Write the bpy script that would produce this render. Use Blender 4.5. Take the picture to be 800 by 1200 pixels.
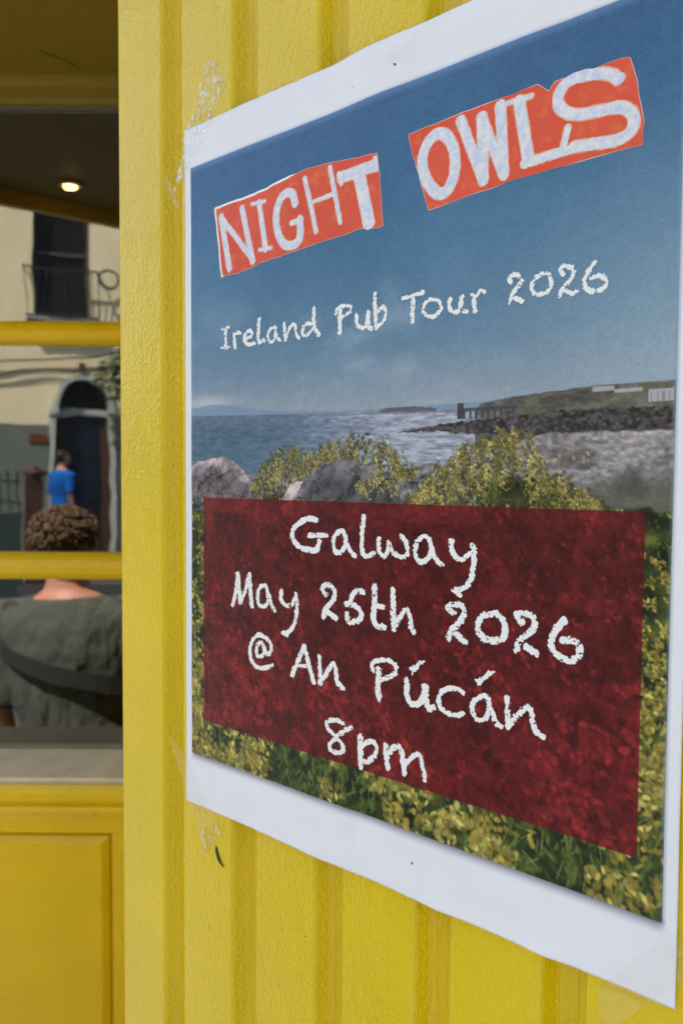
import bpy, bmesh, math, random
import numpy as np
from mathutils import Vector, Matrix

# ------------------------------------------------------------------ camera, sky, sun, exposure
for o in list(bpy.data.objects): bpy.data.objects.remove(o, do_unlink=True)
scene = bpy.context.scene
C = scene.collection
CZ = 1.72
PITCH, ROLL = -0.04546, -0.00638
cam = bpy.data.cameras.new('camera'); camo = bpy.data.objects.new('camera', cam); C.objects.link(camo)
cam.sensor_fit = 'VERTICAL'; cam.sensor_height = 36.0; cam.sensor_width = 24.0
cam.lens = 883.36/1200*36
cam.clip_start = 0.02; cam.clip_end = 2000
cam.dof.use_dof = True; cam.dof.focus_distance = 0.37; cam.dof.aperture_fstop = 12.5
camo.matrix_world = (Matrix.Translation((0, 0, CZ)) @ Matrix.Rotation(PITCH, 4, 'X')
                     @ Matrix.Rotation(ROLL, 4, 'Y') @ Matrix.Rotation(math.pi/2, 4, 'X'))
scene.camera = camo

SUN_EL = math.radians(58); SUN_H = (-0.58, 0.8146)
world = bpy.data.worlds.new('World'); scene.world = world; world.use_nodes = True
nt = world.node_tree
sky = nt.nodes.new('ShaderNodeTexSky'); sky.sky_type = 'NISHITA'; sky.sun_disc = False
sky.sun_elevation = SUN_EL; sky.sun_rotation = math.atan2(SUN_H[0], SUN_H[1])
sky.air_density = 1.0; sky.dust_density = 2.0; sky.ozone_density = 1.0
nt.links.new(sky.outputs[0], nt.nodes['Background'].inputs[0])
nt.nodes['Background'].inputs[1].default_value = 0.09
sun = bpy.data.lights.new('sun', 'SUN'); suno = bpy.data.objects.new('sun', sun); C.objects.link(suno)
sun.energy = 5.0; sun.angle = math.radians(0.5); sun.color = (1.0, 0.95, 0.86)
sdir = Vector((SUN_H[0]*math.cos(SUN_EL), SUN_H[1]*math.cos(SUN_EL), math.sin(SUN_EL)))
suno.rotation_euler = sdir.to_track_quat('Z', 'Y').to_euler()
suno.location = (0, 0, 8)
scene.view_settings.view_transform = 'Standard'; scene.view_settings.look = 'None'
scene.view_settings.gamma = 1.0; scene.view_settings.use_curve_mapping = False
scene.view_settings.exposure = 2.1

# ------------------------------------------------------------------ frames
A = 0.68778; D = 0.30564; S0 = -0.37671; Z0 = 0.21278
NV = Vector((math.sin(A), math.cos(A), 0)); DV = Vector((math.cos(A), -math.sin(A), 0))
def wall_pt(u, out, z):            # u metres from the poster's left edge, out of the wall, height
    return DV*(S0+u) + NV*(D-out) + Vector((0, 0, z))
rng = np.random.default_rng(7); random.seed(7)

# ------------------------------------------------------------------ helpers
def lin(c):
    c = np.asarray(c, float)/255.0
    return np.where(c <= 0.04045, c/12.92, ((c+0.055)/1.055)**2.4)
def tag(o, label=None, cat=None, group=None, kind=None):
    if label: o['label'] = label
    if cat: o['category'] = cat
    if group: o['group'] = group
    if kind: o['kind'] = kind
    return o
def empty(name, loc=(0, 0, 0), rz=0, label=None, cat=None, group=None):
    o = bpy.data.objects.new(name, None); C.objects.link(o); o.empty_display_size = 0.1
    o.location = loc; o.rotation_euler = (0, 0, rz)
    return tag(o, label, cat, group)
def link(name, me, m, parent=None, smooth=False):
    o = bpy.data.objects.new(name, me); C.objects.link(o)
    if m and not me.materials: me.materials.append(m)
    if smooth: me.polygons.foreach_set('use_smooth', [True]*len(me.polygons))
    if parent: o.parent = parent
    return o
def pymesh(name, v, f):
    me = bpy.data.meshes.new(name); me.from_pydata([tuple(map(float, p)) for p in v], [], f); me.update(); return me
class MB:
    def __init__(s): s.v = []; s.f = []
    def add(s, v, f):
        n = len(s.v); s.v += [tuple(p) for p in v]; s.f += [tuple(i+n for i in q) for q in f]; return s
    def box(s, x0, x1, y0, y1, z0, z1):
        v = [(x, y, z) for z in (z0, z1) for y in (y0, y1) for x in (x0, x1)]
        return s.add(v, [(0,2,3,1),(4,5,7,6),(0,1,5,4),(2,6,7,3),(0,4,6,2),(1,3,7,5)])
    def prism(s, poly, z0, z1):
        n = len(poly); v = [(x, y, z0) for x, y in poly]+[(x, y, z1) for x, y in poly]
        return s.add(v, [tuple(range(n-1, -1, -1)), tuple(range(n, 2*n))]+[(i, (i+1) % n, n+(i+1) % n, n+i) for i in range(n)])
    def extrude_x(s, prof, x0, x1):   # prof: (y,z) closed
        n = len(prof); v = [(x0, y, z) for y, z in prof]+[(x1, y, z) for y, z in prof]
        return s.add(v, [tuple(range(n)), tuple(range(2*n-1, n-1, -1))]+[(i, n+i, n+(i+1) % n, (i+1) % n) for i in range(n)])
    def tube(s, pts, r, seg=8, close=True):
        pts = [Vector(p) for p in pts]; rr = r if isinstance(r, (list, tuple)) else [r]*len(pts)
        n0 = len(s.v); up = None
        for i, p in enumerate(pts):
            t = (pts[min(i+1, len(pts)-1)]-pts[max(i-1, 0)]).normalized()
            if up is None: up = Vector((0, 0, 1)) if abs(t.z) < .9 else Vector((1, 0, 0))
            a = t.cross(up).normalized(); b = a.cross(t).normalized(); up = b
            for k in range(seg):
                an = 2*math.pi*k/seg
                s.v.append(tuple(p+a*math.cos(an)*rr[i]+b*math.sin(an)*rr[i]))
        for i in range(len(pts)-1):
            for k in range(seg):
                a0 = n0+i*seg+k; a1 = n0+i*seg+(k+1) % seg
                s.f.append((a0, a1, a1+seg, a0+seg))
        if close:
            s.f.append(tuple(n0+k for k in range(seg))[::-1]); m = n0+(len(pts)-1)*seg
            s.f.append(tuple(m+k for k in range(seg)))
        return s
    def rings(s, rs, seg=20):        # horizontal elliptic rings (cx,cy,z,rx,ry)
        n0 = len(s.v)
        for cx, cy, z, rx, ry in rs:
            for k in range(seg):
                an = 2*math.pi*k/seg; s.v.append((cx+rx*math.cos(an), cy+ry*math.sin(an), z))
        for i in range(len(rs)-1):
            for k in range(seg):
                a0 = n0+i*seg+k; a1 = n0+i*seg+(k+1) % seg
                s.f.append((a0, a1, a1+seg, a0+seg))
        s.f.append(tuple(n0+k for k in range(seg))[::-1]); m = n0+(len(rs)-1)*seg
        s.f.append(tuple(m+k for k in range(seg)))
        return s
    def ball(s, c, rx, ry, rz, seg=16):
        return s.rings([(c[0], c[1], c[2]-rz*math.cos(math.pi*i/10), max(rx*math.sin(math.pi*i/10), .002), max(ry*math.sin(math.pi*i/10), .002)) for i in range(11)], seg)
    def build(s, name, m, parent=None, smooth=False, bevel=0):
        o = link(name, pymesh(name, s.v, s.f), m, parent, smooth)
        if bevel:
            b = o.modifiers.new('bevel', 'BEVEL'); b.width = bevel; b.segments = 2; b.limit_method = 'ANGLE'
        return o
def box(name, m, parent, *a, bevel=0): return MB().box(*a).build(name, m, parent, bevel=bevel)

# ------------------------------------------------------------------ materials
class NB:
    def __init__(s, name):
        s.m = bpy.data.materials.new(name); s.m.use_nodes = True; s.t = s.m.node_tree
        s.b = s.t.nodes['Principled BSDF']; s.out = s.t.nodes['Material Output']
    def n(s, ty, **kw):
        x = s.t.nodes.new('ShaderNode'+ty)
        for k, v in kw.items():
            if hasattr(x, k): setattr(x, k, v)
            else: x.inputs[k.replace('_', ' ')].default_value = v
        return x
    def l(s, a, b): s.t.links.new(a, b)
    def set(s, **kw):
        for k, v in kw.items(): s.b.inputs[k.replace('_', ' ')].default_value = v
        return s
    def pos(s, obj=False): return s.n('TexCoord').outputs['Object'] if obj else s.n('NewGeometry').outputs['Position']
    def mapping(s, vec, sc):
        mp = s.n('Mapping'); mp.inputs['Scale'].default_value = sc; s.l(vec, mp.inputs['Vector']); return mp.outputs[0]
    def noise(s, vec, scale, detail=3, rough=.55):
        x = s.n('TexNoise'); x.inputs['Scale'].default_value = scale; x.inputs['Detail'].default_value = detail; x.inputs['Roughness'].default_value = rough
        s.l(vec, x.inputs['Vector']); return x.outputs['Fac']
    def ramp(s, fac, p0, c0, p1, c1):
        r = s.n('ValToRGB'); e = r.color_ramp.elements
        e[0].position = p0; e[0].color = c0; e[1].position = p1; e[1].color = c1; s.l(fac, r.inputs[0]); return r.outputs[0]
    def mix(s, fac, a, b, mode='MIX'):
        x = s.n('Mix'); x.data_type = 'RGBA'; x.blend_type = mode
        for k, q in ((0, fac), (6, a), (7, b)):
            if hasattr(q, 'is_linked'): s.l(q, x.inputs[k])
            else: x.inputs[k].default_value = q
        return x.outputs[2]
    def bump(s, h, dist, strength=1.0, prev=None):
        b = s.n('Bump'); b.inputs['Strength'].default_value = strength; b.inputs['Distance'].default_value = dist
        s.l(h, b.inputs['Height'])
        if prev is not None: s.l(prev, b.inputs['Normal'])
        return b.outputs[0]
def rgba(c): return (float(c[0]), float(c[1]), float(c[2]), 1.0)
def plain(name, col, rough=.6, var=.12, scale=12, bump=0.0, bscale=80, metallic=0, spec=.5):
    n = NB(name); p = n.pos()
    f = n.noise(p, scale, 5)
    c0 = rgba([x*(1-var) for x in col]); c1 = rgba([min(1, x*(1+var)) for x in col])
    n.l(n.ramp(f, .3, c0, .7, c1), n.b.inputs['Base Color'])
    n.set(Roughness=rough, Metallic=metallic, Specular_IOR_Level=spec)
    if bump: n.l(n.bump(n.noise(p, bscale, 3), bump), n.b.inputs['Normal'])
    return n.m
def yellow_paint(name, col, peel=1.0, rough=.19, dirt=True):
    n = NB(name); p = n.pos()
    base = n.ramp(n.noise(p, 9, 6), .3, rgba([x*.93 for x in col]), .7, rgba([min(1, x*1.05) for x in col]))
    if dirt:
        sp = n.noise(p, 420, 1); msk = n.ramp(sp, .80, (0, 0, 0, 1), .84, (1, 1, 1, 1))
        base = n.mix(msk, base, rgba([col[0]*.30, col[1]*.26, col[2]*.5]))
        st = n.ramp(n.noise(n.mapping(p, (60, 60, 7)), 1.0, 5, .6), .66, (0, 0, 0, 1), .86, (1, 1, 1, 1))
        base = n.mix(st, base, rgba([col[0]*.72, col[1]*.68, col[2]*.6]))
    n.l(base, n.b.inputs['Base Color'])
    n.set(Roughness=rough, Specular_IOR_Level=.4)
    r = n.ramp(n.noise(p, 60, 4), .3, (rough-.05,)*3+(1,), .7, (rough+.07,)*3+(1,)); n.l(r, n.b.inputs['Roughness'])
    b1 = n.bump(n.noise(n.mapping(p, (1, 1, .85)), 430, 2, .5), .0006*peel)
    b2 = n.bump(n.noise(n.mapping(p, (1, 1, .6)), 90, 3, .5), .0005*peel, prev=b1)
    b3 = n.bump(n.noise(p, 14, 2, .5), .0012*peel, prev=b2)
    n.l(b3, n.b.inputs['Normal'])
    return n.m
def attr_mat(name, rough, spec=.5, grain=0.06, gscale=1500, coat=0):
    n = NB(name); a = n.n('VertexColor'); a.layer_name = 'col'
    p = n.pos(); g = n.ramp(n.noise(p, gscale, 2, .7), .25, (1-grain*2,)*3+(1,), .75, (1+grain,)*3+(1,))
    n.l(n.mix(1.0, a.outputs['Color'], g, 'MULTIPLY'), n.b.inputs['Base Color'])
    n.set(Roughness=rough, Specular_IOR_Level=spec)
    n.l(n.bump(n.noise(p, 700, 2), .00006), n.b.inputs['Normal'])
    return n.m
YEL = (.69, .505, .003)
M = {}
M['yellow'] = yellow_paint('yellow_gloss_paint', YEL)
M['yellow_smooth'] = yellow_paint('yellow_trim_paint', (.73, .50, .003), peel=.45, rough=.3)
M['yellow_shaded'] = yellow_paint('yellow_shade_tone', (.22, .155, .005), peel=.25, rough=.5)  # yellow darkened in its base colour for the shade under the canopy
M['interior'] = plain('dark_interior', (.006, .005, .004), .8)
M['sill'] = plain('beige_sill', (.76, .66, .45), .45, .12, 25, .0004, 60)
M['putty'] = plain('grey_putty', (.15, .14, .09), .7)
M['cream'] = plain('cream_render', (.84, .73, .45), .8, .06, 1.5, .004, 30)
M['grey_green_face'] = plain('grey_green_matt', (.14, .16, .13), .7, .08, 2)
M['stone'] = plain('pale_stone', (.42, .46, .42), .75, .10, 6)
M['brick'] = plain('red_brick', (.20, .085, .055), .85, .2, 6)
M['slate'] = plain('roof_slate', (.09, .09, .10), .6, .2, 3)
M['dark_glass'] = plain('dark_window_glass', (.018, .018, .013), .08, .1, 3, spec=.2)
M['black_iron'] = plain('black_iron', (.02, .022, .02), .45)
M['dark_frame'] = plain('dark_window_frame', (.07, .06, .045), .5)
M['door_navy'] = plain('navy_door', (.006, .011, .022), .35)
M['door_brown'] = plain('brown_wood', (.05, .02, .011), .5, .25, 8)
M['plaque'] = plain('brown_plaque', (.14, .045, .012), .4)
M['green_paint'] = plain('dark_green_paint', (.02, .04, .03), .6)
M['asphalt'] = plain('asphalt', (.06, .06, .058), .9, .2, 3, .01, 60)
M['paving'] = None
n = NB('paving'); bk = n.n('TexBrick'); bk.inputs['Scale'].default_value = 2.2
bk.inputs['Color1'].default_value = (.13, .125, .12, 1); bk.inputs['Color2'].default_value = (.105, .10, .10, 1); bk.inputs['Mortar'].default_value = (.07, .07, .065, 1)
bk.inputs['Mortar Size'].default_value = .012; n.l(n.pos(), bk.inputs['Vector'])
n.l(n.mix(.35, bk.outputs['Color'], n.ramp(n.noise(n.pos(), 6, 6), .3, (.07, .07, .068, 1), .7, (.16, .155, .15, 1))), n.b.inputs['Base Color']); n.set(Roughness=.85); M['paving'] = n.m
M['kerb'] = plain('granite_kerb', (.30, .29, .28), .8, .15, 20)
n = NB('window_glass'); n.set(Base_Color=(1, 1, 1, 1), Roughness=0.0, IOR=1.85, Transmission_Weight=1.0)
n.l(n.bump(n.noise(n.pos(), 5, 2), .0004), n.b.inputs['Normal']); M['glass'] = n.m

# ------------------------------------------------------------------ the setting: ground, road, pavements
FO = Vector((-4.482, -9.57, 0)); FROT = math.radians(160)     # facade frame: local x along, local -y towards the street
def fbox(name, m, x0, x1, y0, y1, z0, z1):
    o = MB().box(x0, x1, y0, y1, z0, z1).build(name, m); o.location = FO; o.rotation_euler = (0, 0, FROT); return o
o = fbox('ground', M['asphalt'], -400, 400, -400, 400, -.60, -.135); tag(o, kind='structure')
o = fbox('road', M['asphalt'], -120, 120, -8.7, -2.2, -.16, -.12); tag(o, kind='structure')
o = fbox('pavement', M['paving'], -120, 120, -30, -8.8, -.14, 0); tag(o, kind='structure')
o = fbox('pavement', M['paving'], -120, 120, -2.0, 8, -.14, 0); tag(o, kind='structure')
for y0, y1 in ((-8.8, -8.66), (-2.22, -2.0)):
    o = fbox('kerb', M['kerb'], -120, 120, y0+.002, y1-.002, -.15, .006); tag(o, kind='structure')

# ------------------------------------------------------------------ yellow boarded wall that carries the poster
UW = -0.0715                       # left end of the wall, poster coordinates
wall = empty('boarded_wall', wall_pt(UW, 0, 0), -A, 'bright yellow wall of vertical grooved boards behind the poster', 'wall')
prof = [(0, 20), (0, 1.0), (.5, .3), (1.3, 0), (15, -.12), (30, -.15), (44.8, 0), (45.6, .15), (46.4, .7), (47.2, 1.8), (48.6, 4.6), (50.2, 7.2), (51.6, 8.6), (53.4, 9.2),
        (59.8, 9.2), (60.3, 8.8), (60.7, 8.0), (61.3, 7.6), (66.5, 7.5), (66.5, 20)]
zs = np.linspace(0, 2.62, 2)
vs = [(x/1000, y/1000, z) for z in zs for x, y in prof]; npf = len(prof)
fs = [(i, (i+1) % npf, npf+(i+1) % npf, npf+i) for i in range(npf)]+[tuple(range(npf-1, -1, -1)), tuple(range(npf, 2*npf))]
bme = pymesh('board', vs, fs)
NBOARD = 22
for k in range(NBOARD):
    b = link('board', bme, M['yellow'], wall); b.location = (k*.0665, random.uniform(-.0004, .0004), 0)
plinth = box('plinth', M['yellow_smooth'], wall, -.004, NBOARD*.0665, -.022, .019, .001, .16)
# nicks on the boards
def mark(name, pts, m, out=.0004):
    me = pymesh(name, [((S0*0+u/1000)-UW, -out-h/1000, (CZ+Z0)-v/1000) for u, v, h in pts], [tuple(range(len(pts)))])
    return link(name, me, m, wall)
M['nick'] = plain('dark_paint_nick', (.015, .02, .012), .7)
mb = MB()
q = [(27.5, 441.5, .3, .4), (28.0, 444.5, 1.3, .9), (29.5, 447.6, 1.1, 1.2), (31.5, 450.4, .7, .9), (34.5, 452.4, .2, .3)]
loc = lambda u, v, h: (u/1000-UW, -h/1000-.0003, CZ+Z0-v/1000)
mb.add([loc(u-w, v+.2*w, .2) for u, v, w, h in q]+[loc(u, v, .5+h) for u, v, w, h in q]+[loc(u+w, v-.2*w, .2) for u, v, w, h in q],
       [(i, i+1, 6+i, 5+i) for i in range(4)]+[(5+i, 6+i, 11+i, 10+i) for i in range(4)])
mb.build('paint_chip', M['nick'], wall)
mb = MB(); du, dv = 19.9, 495.4
vv = []; ff = []
for i in range(6):
    for j in range(16):
        r = i/5; an = 2*math.pi*j/16
        x = r*4.2*math.cos(an); y = r*7.5*math.sin(an); h = 1.1*math.exp(-(r*1.9)**2)+.02 if r < 1 else -.25
        vv.append(loc(du+x*.8+y*.35, dv+y-x*.2, h-.3 if r < 1 else -.6))
for i in range(5):
    for j in range(16): ff.append((i*16+j, i*16+(j+1) % 16, (i+1)*16+(j+1) % 16, (i+1)*16+j))
mb.add(vv, ff); mb.build('paint_blister', M['yellow'], wall, smooth=True)

# ------------------------------------------------------------------ shop: recess, window, apron, canopy, interior
YF = 1.200
XR = -0.165; XL = -1.15           # window runs behind the wall end
P0 = wall_pt(UW, 0, 0)
shop = empty('shop_front', (P0.x, P0.y, 0), 0, 'yellow shop front structure with dark interior and flat roof round the window recess', 'building')
def sb(name, m, *a, bevel=0):
    o = box(name, m, None, *a, bevel=bevel); o.parent = shop; o.location = (-P0.x, -P0.y, 0); return o
sb('return_wall', M['yellow_smooth'], -.150, -.105, .545, 1.30, 0, 2.335)
sb('side_wall', M['yellow_smooth'], -1.20, XL-.002, 1.16, 1.30, 0, 2.335)
sb('interior_wall', M['interior'], -1.2, 2.4, 3.4, 3.45, .05, 2.33)
sb('interior_wall', M['interior'], -1.25, -1.2, 1.25, 3.45, .05, 2.33)
sb('interior_wall', M['interior'], .9, .95, 1.25, 3.4, .05, 2.33)
sb('interior_floor', M['interior'], -1.2, .9, 1.25, 3.4, .01, .05)
sb('interior_wall', M['interior'], -.104, .9, 1.262, 1.30, .05, 2.33)
ro = MB().prism([(-.104, .62), (1.2, -.40), (2.4, -.4), (2.4, 3.45), (-1.25, 3.45), (-1.25, 1.302), (-.104, 1.302)], 2.345, 2.39).build('roof', M['slate'], shop); ro.location = (-P0.x, -P0.y, 0)

# canopy over the recess
ang = math.radians(-35); ex, ey = math.cos(ang), math.sin(ang)
xa, xb = -1.28, -.149
ya = .715+(xa+.63)*ey/ex; yb = .715+(xb+.63)*ey/ex
SCUFF = [(-0.448, 1.1178), (-0.4357, 1.1243), (-0.4145, 1.1442), (-0.4029, 1.1579), (-0.3959, 1.1672)]
can = empty('entrance_canopy', (-.63, 1.0, 2.335), 0, 'flat yellow canopy soffit over the recessed window with one small downlight', 'canopy')
cpoly = [(xa+.63, min(ya, 1.15)-1.0), (xb+.63, yb-1.0), (xb+.63, 1.299-1.0), (xa+.63, 1.299-1.0)]
MB().prism(cpoly, 0, .055).build('soffit', M['yellow_shaded'], can)
# old scuff on the soffit
sc_ = [(w_[0]+.63, w_[1]-1.0, h_) for w_, h_ in zip(SCUFF, (.0006, .0016, .0010, .0028, .0006))]
MB().add([(x, y-h, -.0006) for x, y, h in sc_]+[(x, y+h, -.0006) for x, y, h in sc_], [(i, i+1, i+6, i+5) for i in range(4)]).build('scuff', M['nick'], can)
# fascia strip along the outer edge
fv = [Vector((xa+.63, ya-1.0, 0)), Vector((xb+.63, yb-1.0, 0))]; nrm = Vector((ey, -ex, 0))
fp = [fv[0]+nrm*.001, fv[1]+nrm*.001, fv[1]+nrm*.022, fv[0]+nrm*.022]
MB().prism([(p.x, p.y) for p in fp], -.03, .06).build('fascia', M['yellow_smooth'], can)
n = NB('warm_lamp'); n.set(Base_Color=(.8, .7, .5, 1), Emission_Color=(1.0, .62, .22, 1), Emission_Strength=6.0); M['lamp'] = n.m
M['brass'] = plain('brass_ring', (.5, .38, .18), .35, metallic=1)
dl = empty('downlight', (-.575, .815, 2.335), 0, 'small round warm downlight set in the canopy soffit', 'lamp')
MB().rings([(0, 0, -.004, .016, .013), (0, 0, -.012, .013, .011), (0, 0, -.014, .006, .005)], 20).build('bulb', M['lamp'], dl, True)
mb = MB(); N = 24
for r, z in ((.018, -.001), (.026, -.001), (.026, -.006), (.018, -.008)):
    for k in range(N): mb.v.append((r*math.cos(2*math.pi*k/N), r*math.sin(2*math.pi*k/N), z))
for i in range(4):
    for k in range(N): mb.f.append((i*N+k, i*N+(k+1) % N, ((i+1) % 4)*N+(k+1) % N, ((i+1) % 4)*N+k))
mb.build('trim_ring', M['brass'], dl)

# window
win = empty('shop_window', (-.45, YF, 1.272), 0, 'yellow framed shop window reflecting the sunlit street, beside the boarded wall', 'window')
def wb(name, m, *a, bevel=0):
    o = box(name, m, win, *a, bevel=bevel); o.location = (.45, -YF, -1.272); return o
def wprof(name, m, pr, x0, x1, sm=True):
    o = MB().extrude_x(pr, x0, x1).build(name, m, win); o.location = (.45, -YF, -1.272); return o
def rail_prof(z0, z1):
    h = z1-z0
    return [(YF+.034, z0), (YF+.010, z0), (YF+.004, z0+.004), (YF, z0+.10*h), (YF-.006, z0+.26*h), (YF-.010, z0+.5*h), (YF-.006, z0+.74*h), (YF, z0+.9*h), (YF+.004, z1-.004), (YF+.010, z1), (YF+.034, z1)]
for z0, z1 in ((1.9281, 1.9654), (1.5532, 1.597)):
    wprof('glazing_bar', M['yellow_smooth'], rail_prof(z0, z1), XL, XR)
# head rail: shade-darkened yellow, stepped, with a grey putty line above the glass
wprof('head_rail', M['yellow_shaded'], [(YF+.034, 2.300), (YF+.006, 2.300), (YF-.002, 2.306), (YF-.004, 2.322), (YF-.012, 2.328), (YF-.014, 2.335), (YF+.034, 2.335)], XL, XR)
wb('putty_line', M['putty'], XL, XR, YF+.009, YF+.03, 2.2945, 2.2995)
wb('stile', M['yellow_smooth'], XL, XL+.05, YF-.008, YF+.035, 1.272, 2.298)
wb('stile', M['yellow_smooth'], XR-.05, XR, YF-.009, YF+.036, 1.272, 2.298)
for z0, z1 in ((1.268, 1.5560), (1.594, 1.931), (1.963, 2.293)):
    wb('pane', M['glass'], XL+.04, XR-.04, YF+.014, YF+.018, z0, z1)
wprof('sill', M['sill'], [(YF+.040, 1.274), (YF+.014, 1.2735), (1.101, 1.2715), (1.0985, 1.2690), (1.0985, 1.256), (YF+.040, 1.256)], -1.149, -.151)
# apron under the window
apron = empty('window_apron', (-.45, 1.10, 0), 0, 'yellow panelled apron with moulded rail under the window sill', 'panelling')
def ab(name, m, *a, bevel=0):
    o = box(name, m, apron, *a, bevel=bevel); o.location = (.45, -1.10, 0); return o
def aprof(name, m, pr, x0, x1):
    o = MB().extrude_x(pr, x0, x1).build(name, m, apron, True); o.location = (.45, -1.10, 0)
    e = o.modifiers.new('edge', 'EDGE_SPLIT'); e.split_angle = math.radians(35); return o
aprof('moulding', M['yellow_smooth'], [(1.16, 1.2555), (1.094, 1.2555), (1.0925, 1.2600), (1.0905, 1.2660), (1.0890, 1.2665), (1.083, 1.2600), (1.0805, 1.2520), (1.083, 1.2440), (1.091, 1.2400), (1.0915, 1.2370),
      (1.086, 1.2340), (1.084, 1.2290), (1.0865, 1.2230), (1.094, 1.2190), (1.098, 1.2090), (1.16, 1.2090)], -1.149, -.151)
xr = -.338; zt = 1.189
ab('rail', M['yellow_smooth'], -1.149, -.151, 1.100, 1.16, zt, 1.2085)
ab('stile', M['yellow_smooth'], xr, -.151, 1.100, 1.16, .12, zt-.0005)
ab('stile', M['yellow_smooth'], -1.149, -1.05, 1.100, 1.16, .12, zt-.0005)
ab('plinth', M['yellow_smooth'], -1.149, -.151, 1.085, 1.16, 0, .12)
# raised panel: sunk edge, sloped shoulder, raised field
def panel(x0, x1, z0, z1):
    e = [(0, 1.112), (.004, 1.112), (.006, 1.106), (.013, 1.101), (.016, 1.099)]
    v = []; f = []
    for i, y in e: v += [(x0+i, y, z0+i), (x1-i, y, z0+i), (x1-i, y, z1-i), (x0+i, y, z1-i)]
    for r in range(len(e)-1):
        for k in range(4): f.append((r*4+k, r*4+(k+1) % 4, r*4+4+(k+1) % 4, r*4+4+k))
    r = (len(e)-1)*4; f.append((r, r+1, r+2, r+3))
    n0 = len(v); v += [(x0, 1.15, z0), (x1, 1.15, z0), (x1, 1.15, z1), (x0, 1.15, z1)]
    f += [(n0+3, n0+2, n0+1, n0)]+[(n0+k, n0+(k+1) % 4, (k+1) % 4, k) for k in range(4)]
    o = MB().add(v, f).build('raised_panel', M['yellow_smooth'], apron, bevel=.0012); o.location = (.45, -1.10, 0)
panel(-1.0495, xr-.0005, .1205, zt-.001)

# ------------------------------------------------------------------ poster
PW, PH = 297.0, 420.0
def vnoise(u, v, sc, seed):
    r = np.random.default_rng(seed); g = r.random((96, 96))
    x = np.asarray(u)/sc+13.7; y = np.asarray(v)/sc+7.3
    xi = np.floor(x).astype(int); yi = np.floor(y).astype(int); fx = x-xi; fy = y-yi
    fx = fx*fx*(3-2*fx); fy = fy*fy*(3-2*fy)
    G = lambda i, j: g[j % 96, i % 96]
    return (G(xi, yi)*(1-fx)+G(xi+1, yi)*fx)*(1-fy)+(G(xi, yi+1)*(1-fx)+G(xi+1, yi+1)*fx)*fy
def fbm(u, v, sc, seed, oct=4, gain=.55):
    s = 0; a = 1; t = 0
    for i in range(oct):
        s = s+a*vnoise(u, v, sc/2**i, seed+i*17); t += a; a *= gain
    return s/t
def wave(u, v):                       # how far the sheet stands off the boards, mm
    u = np.asarray(u, float); v = np.asarray(v, float)
    g = lambda cu, cv, su, sv, a: a*np.exp(-((u-cu)/su)**2-((v-cv)/sv)**2)
    w = 1.3+.9*(fbm(u, v, 70, 3, 2)-.5)+.25*(fbm(u, v*.6, 14, 5, 2)-.5)
    w = w+g(150, -5, 22, 40, 2.0)+g(118, 2, 12, 20, -.5)+g(215, -5, 30, 45, 1.2)+g(60, 0, 30, 30, .5)
    w = w+g(120, 425, 32, 22, 1.4)+g(185, 425, 26, 25, 1.7)+g(240, 424, 16, 16, 1.7)+g(150, 400, 10, 26, -.5)
    w = w+g(297, 300, 25, 160, .8)
    # creases and small dents in the margins
    w = w+g(158.6, 13.2, 3.5, 3.5, -1.1)+g(166, 6, 5, 6, .6)+g(132, 15, 3, 4, -.6)+g(160, 8, 7, 5, .5)+g(137, 398, 4, 10, -.9)+g(205, 405, 5, 9, -.5)+g(222, 402, 14, 8, .7)+g(128, 392, 9, 5, .45)
    mg = np.maximum(np.exp(-(v/20)**2), np.exp(-((PH-v)/24)**2))
    w = w+mg*2.2*(np.abs(fbm(u+v*.7, v-u*.2, 26, 15, 2)-.5)-.1)
    return np.maximum(w, .45)
pbase = wall_pt(0, 0, CZ+Z0-PH/1000)
poster = empty('poster', pbase, -A, 'white-bordered paper gig poster taped to the yellow boards', 'poster')
def PL(u, v, lift):                    # poster local coordinates of print point (mm)
    u = np.asarray(u, float); v = np.asarray(v, float)
    return np.stack([u/1000, -(wave(u, v)+lift)/1000, (PH-v)/1000], -1)
def grid_mesh(name, u0, u1, v0, v1, nx, ny, lift, colfn, m, parent):
    uu, vv = np.meshgrid(np.linspace(u0, u1, nx+1), np.linspace(v0, v1, ny+1))
    co = PL(uu.ravel(), vv.ravel(), lift)
    me = bpy.data.meshes.new(name); nv = co.shape[0]; nf = nx*ny
    me.vertices.add(nv); me.vertices.foreach_set('co', co.ravel())
    i = (np.arange(ny)[:, None]*(nx+1)+np.arange(nx)[None]).ravel()
    fa = np.stack([i, i+nx+1, i+nx+2, i+1], 1).ravel()
    me.loops.add(nf*4); me.loops.foreach_set('vertex_index', fa)
    me.polygons.add(nf); me.polygons.foreach_set('loop_start', np.arange(nf)*4)
    try: me.polygons.foreach_set('loop_total', np.full(nf, 4))
    except Exception: pass
    me.update(calc_edges=True); me.validate()
    me.polygons.foreach_set('use_smooth', np.ones(nf, bool))
    c = colfn(uu, vv); at = me.color_attributes.new('col', 'FLOAT_COLOR', 'POINT')
    buf = np.ones((nv, 4), np.float32); buf[:, :3] = c.reshape(-1, 3); at.data.foreach_set('color', buf.ravel())
    return link(name, me, m, parent)
KA = 1.10                               # display colour -> ink albedo
PU0, PU1, PV0, PV1 = 5.75, 291.45, 24.45, 387.1
def sm(x, a, b):
    t = np.clip((x-a)/(b-a), 0, 1); return t*t*(3-2*t)
def mixc(c, col, m): 
    return c*(1-m[..., None])+np.asarray(col, float)*m[..., None]
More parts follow.
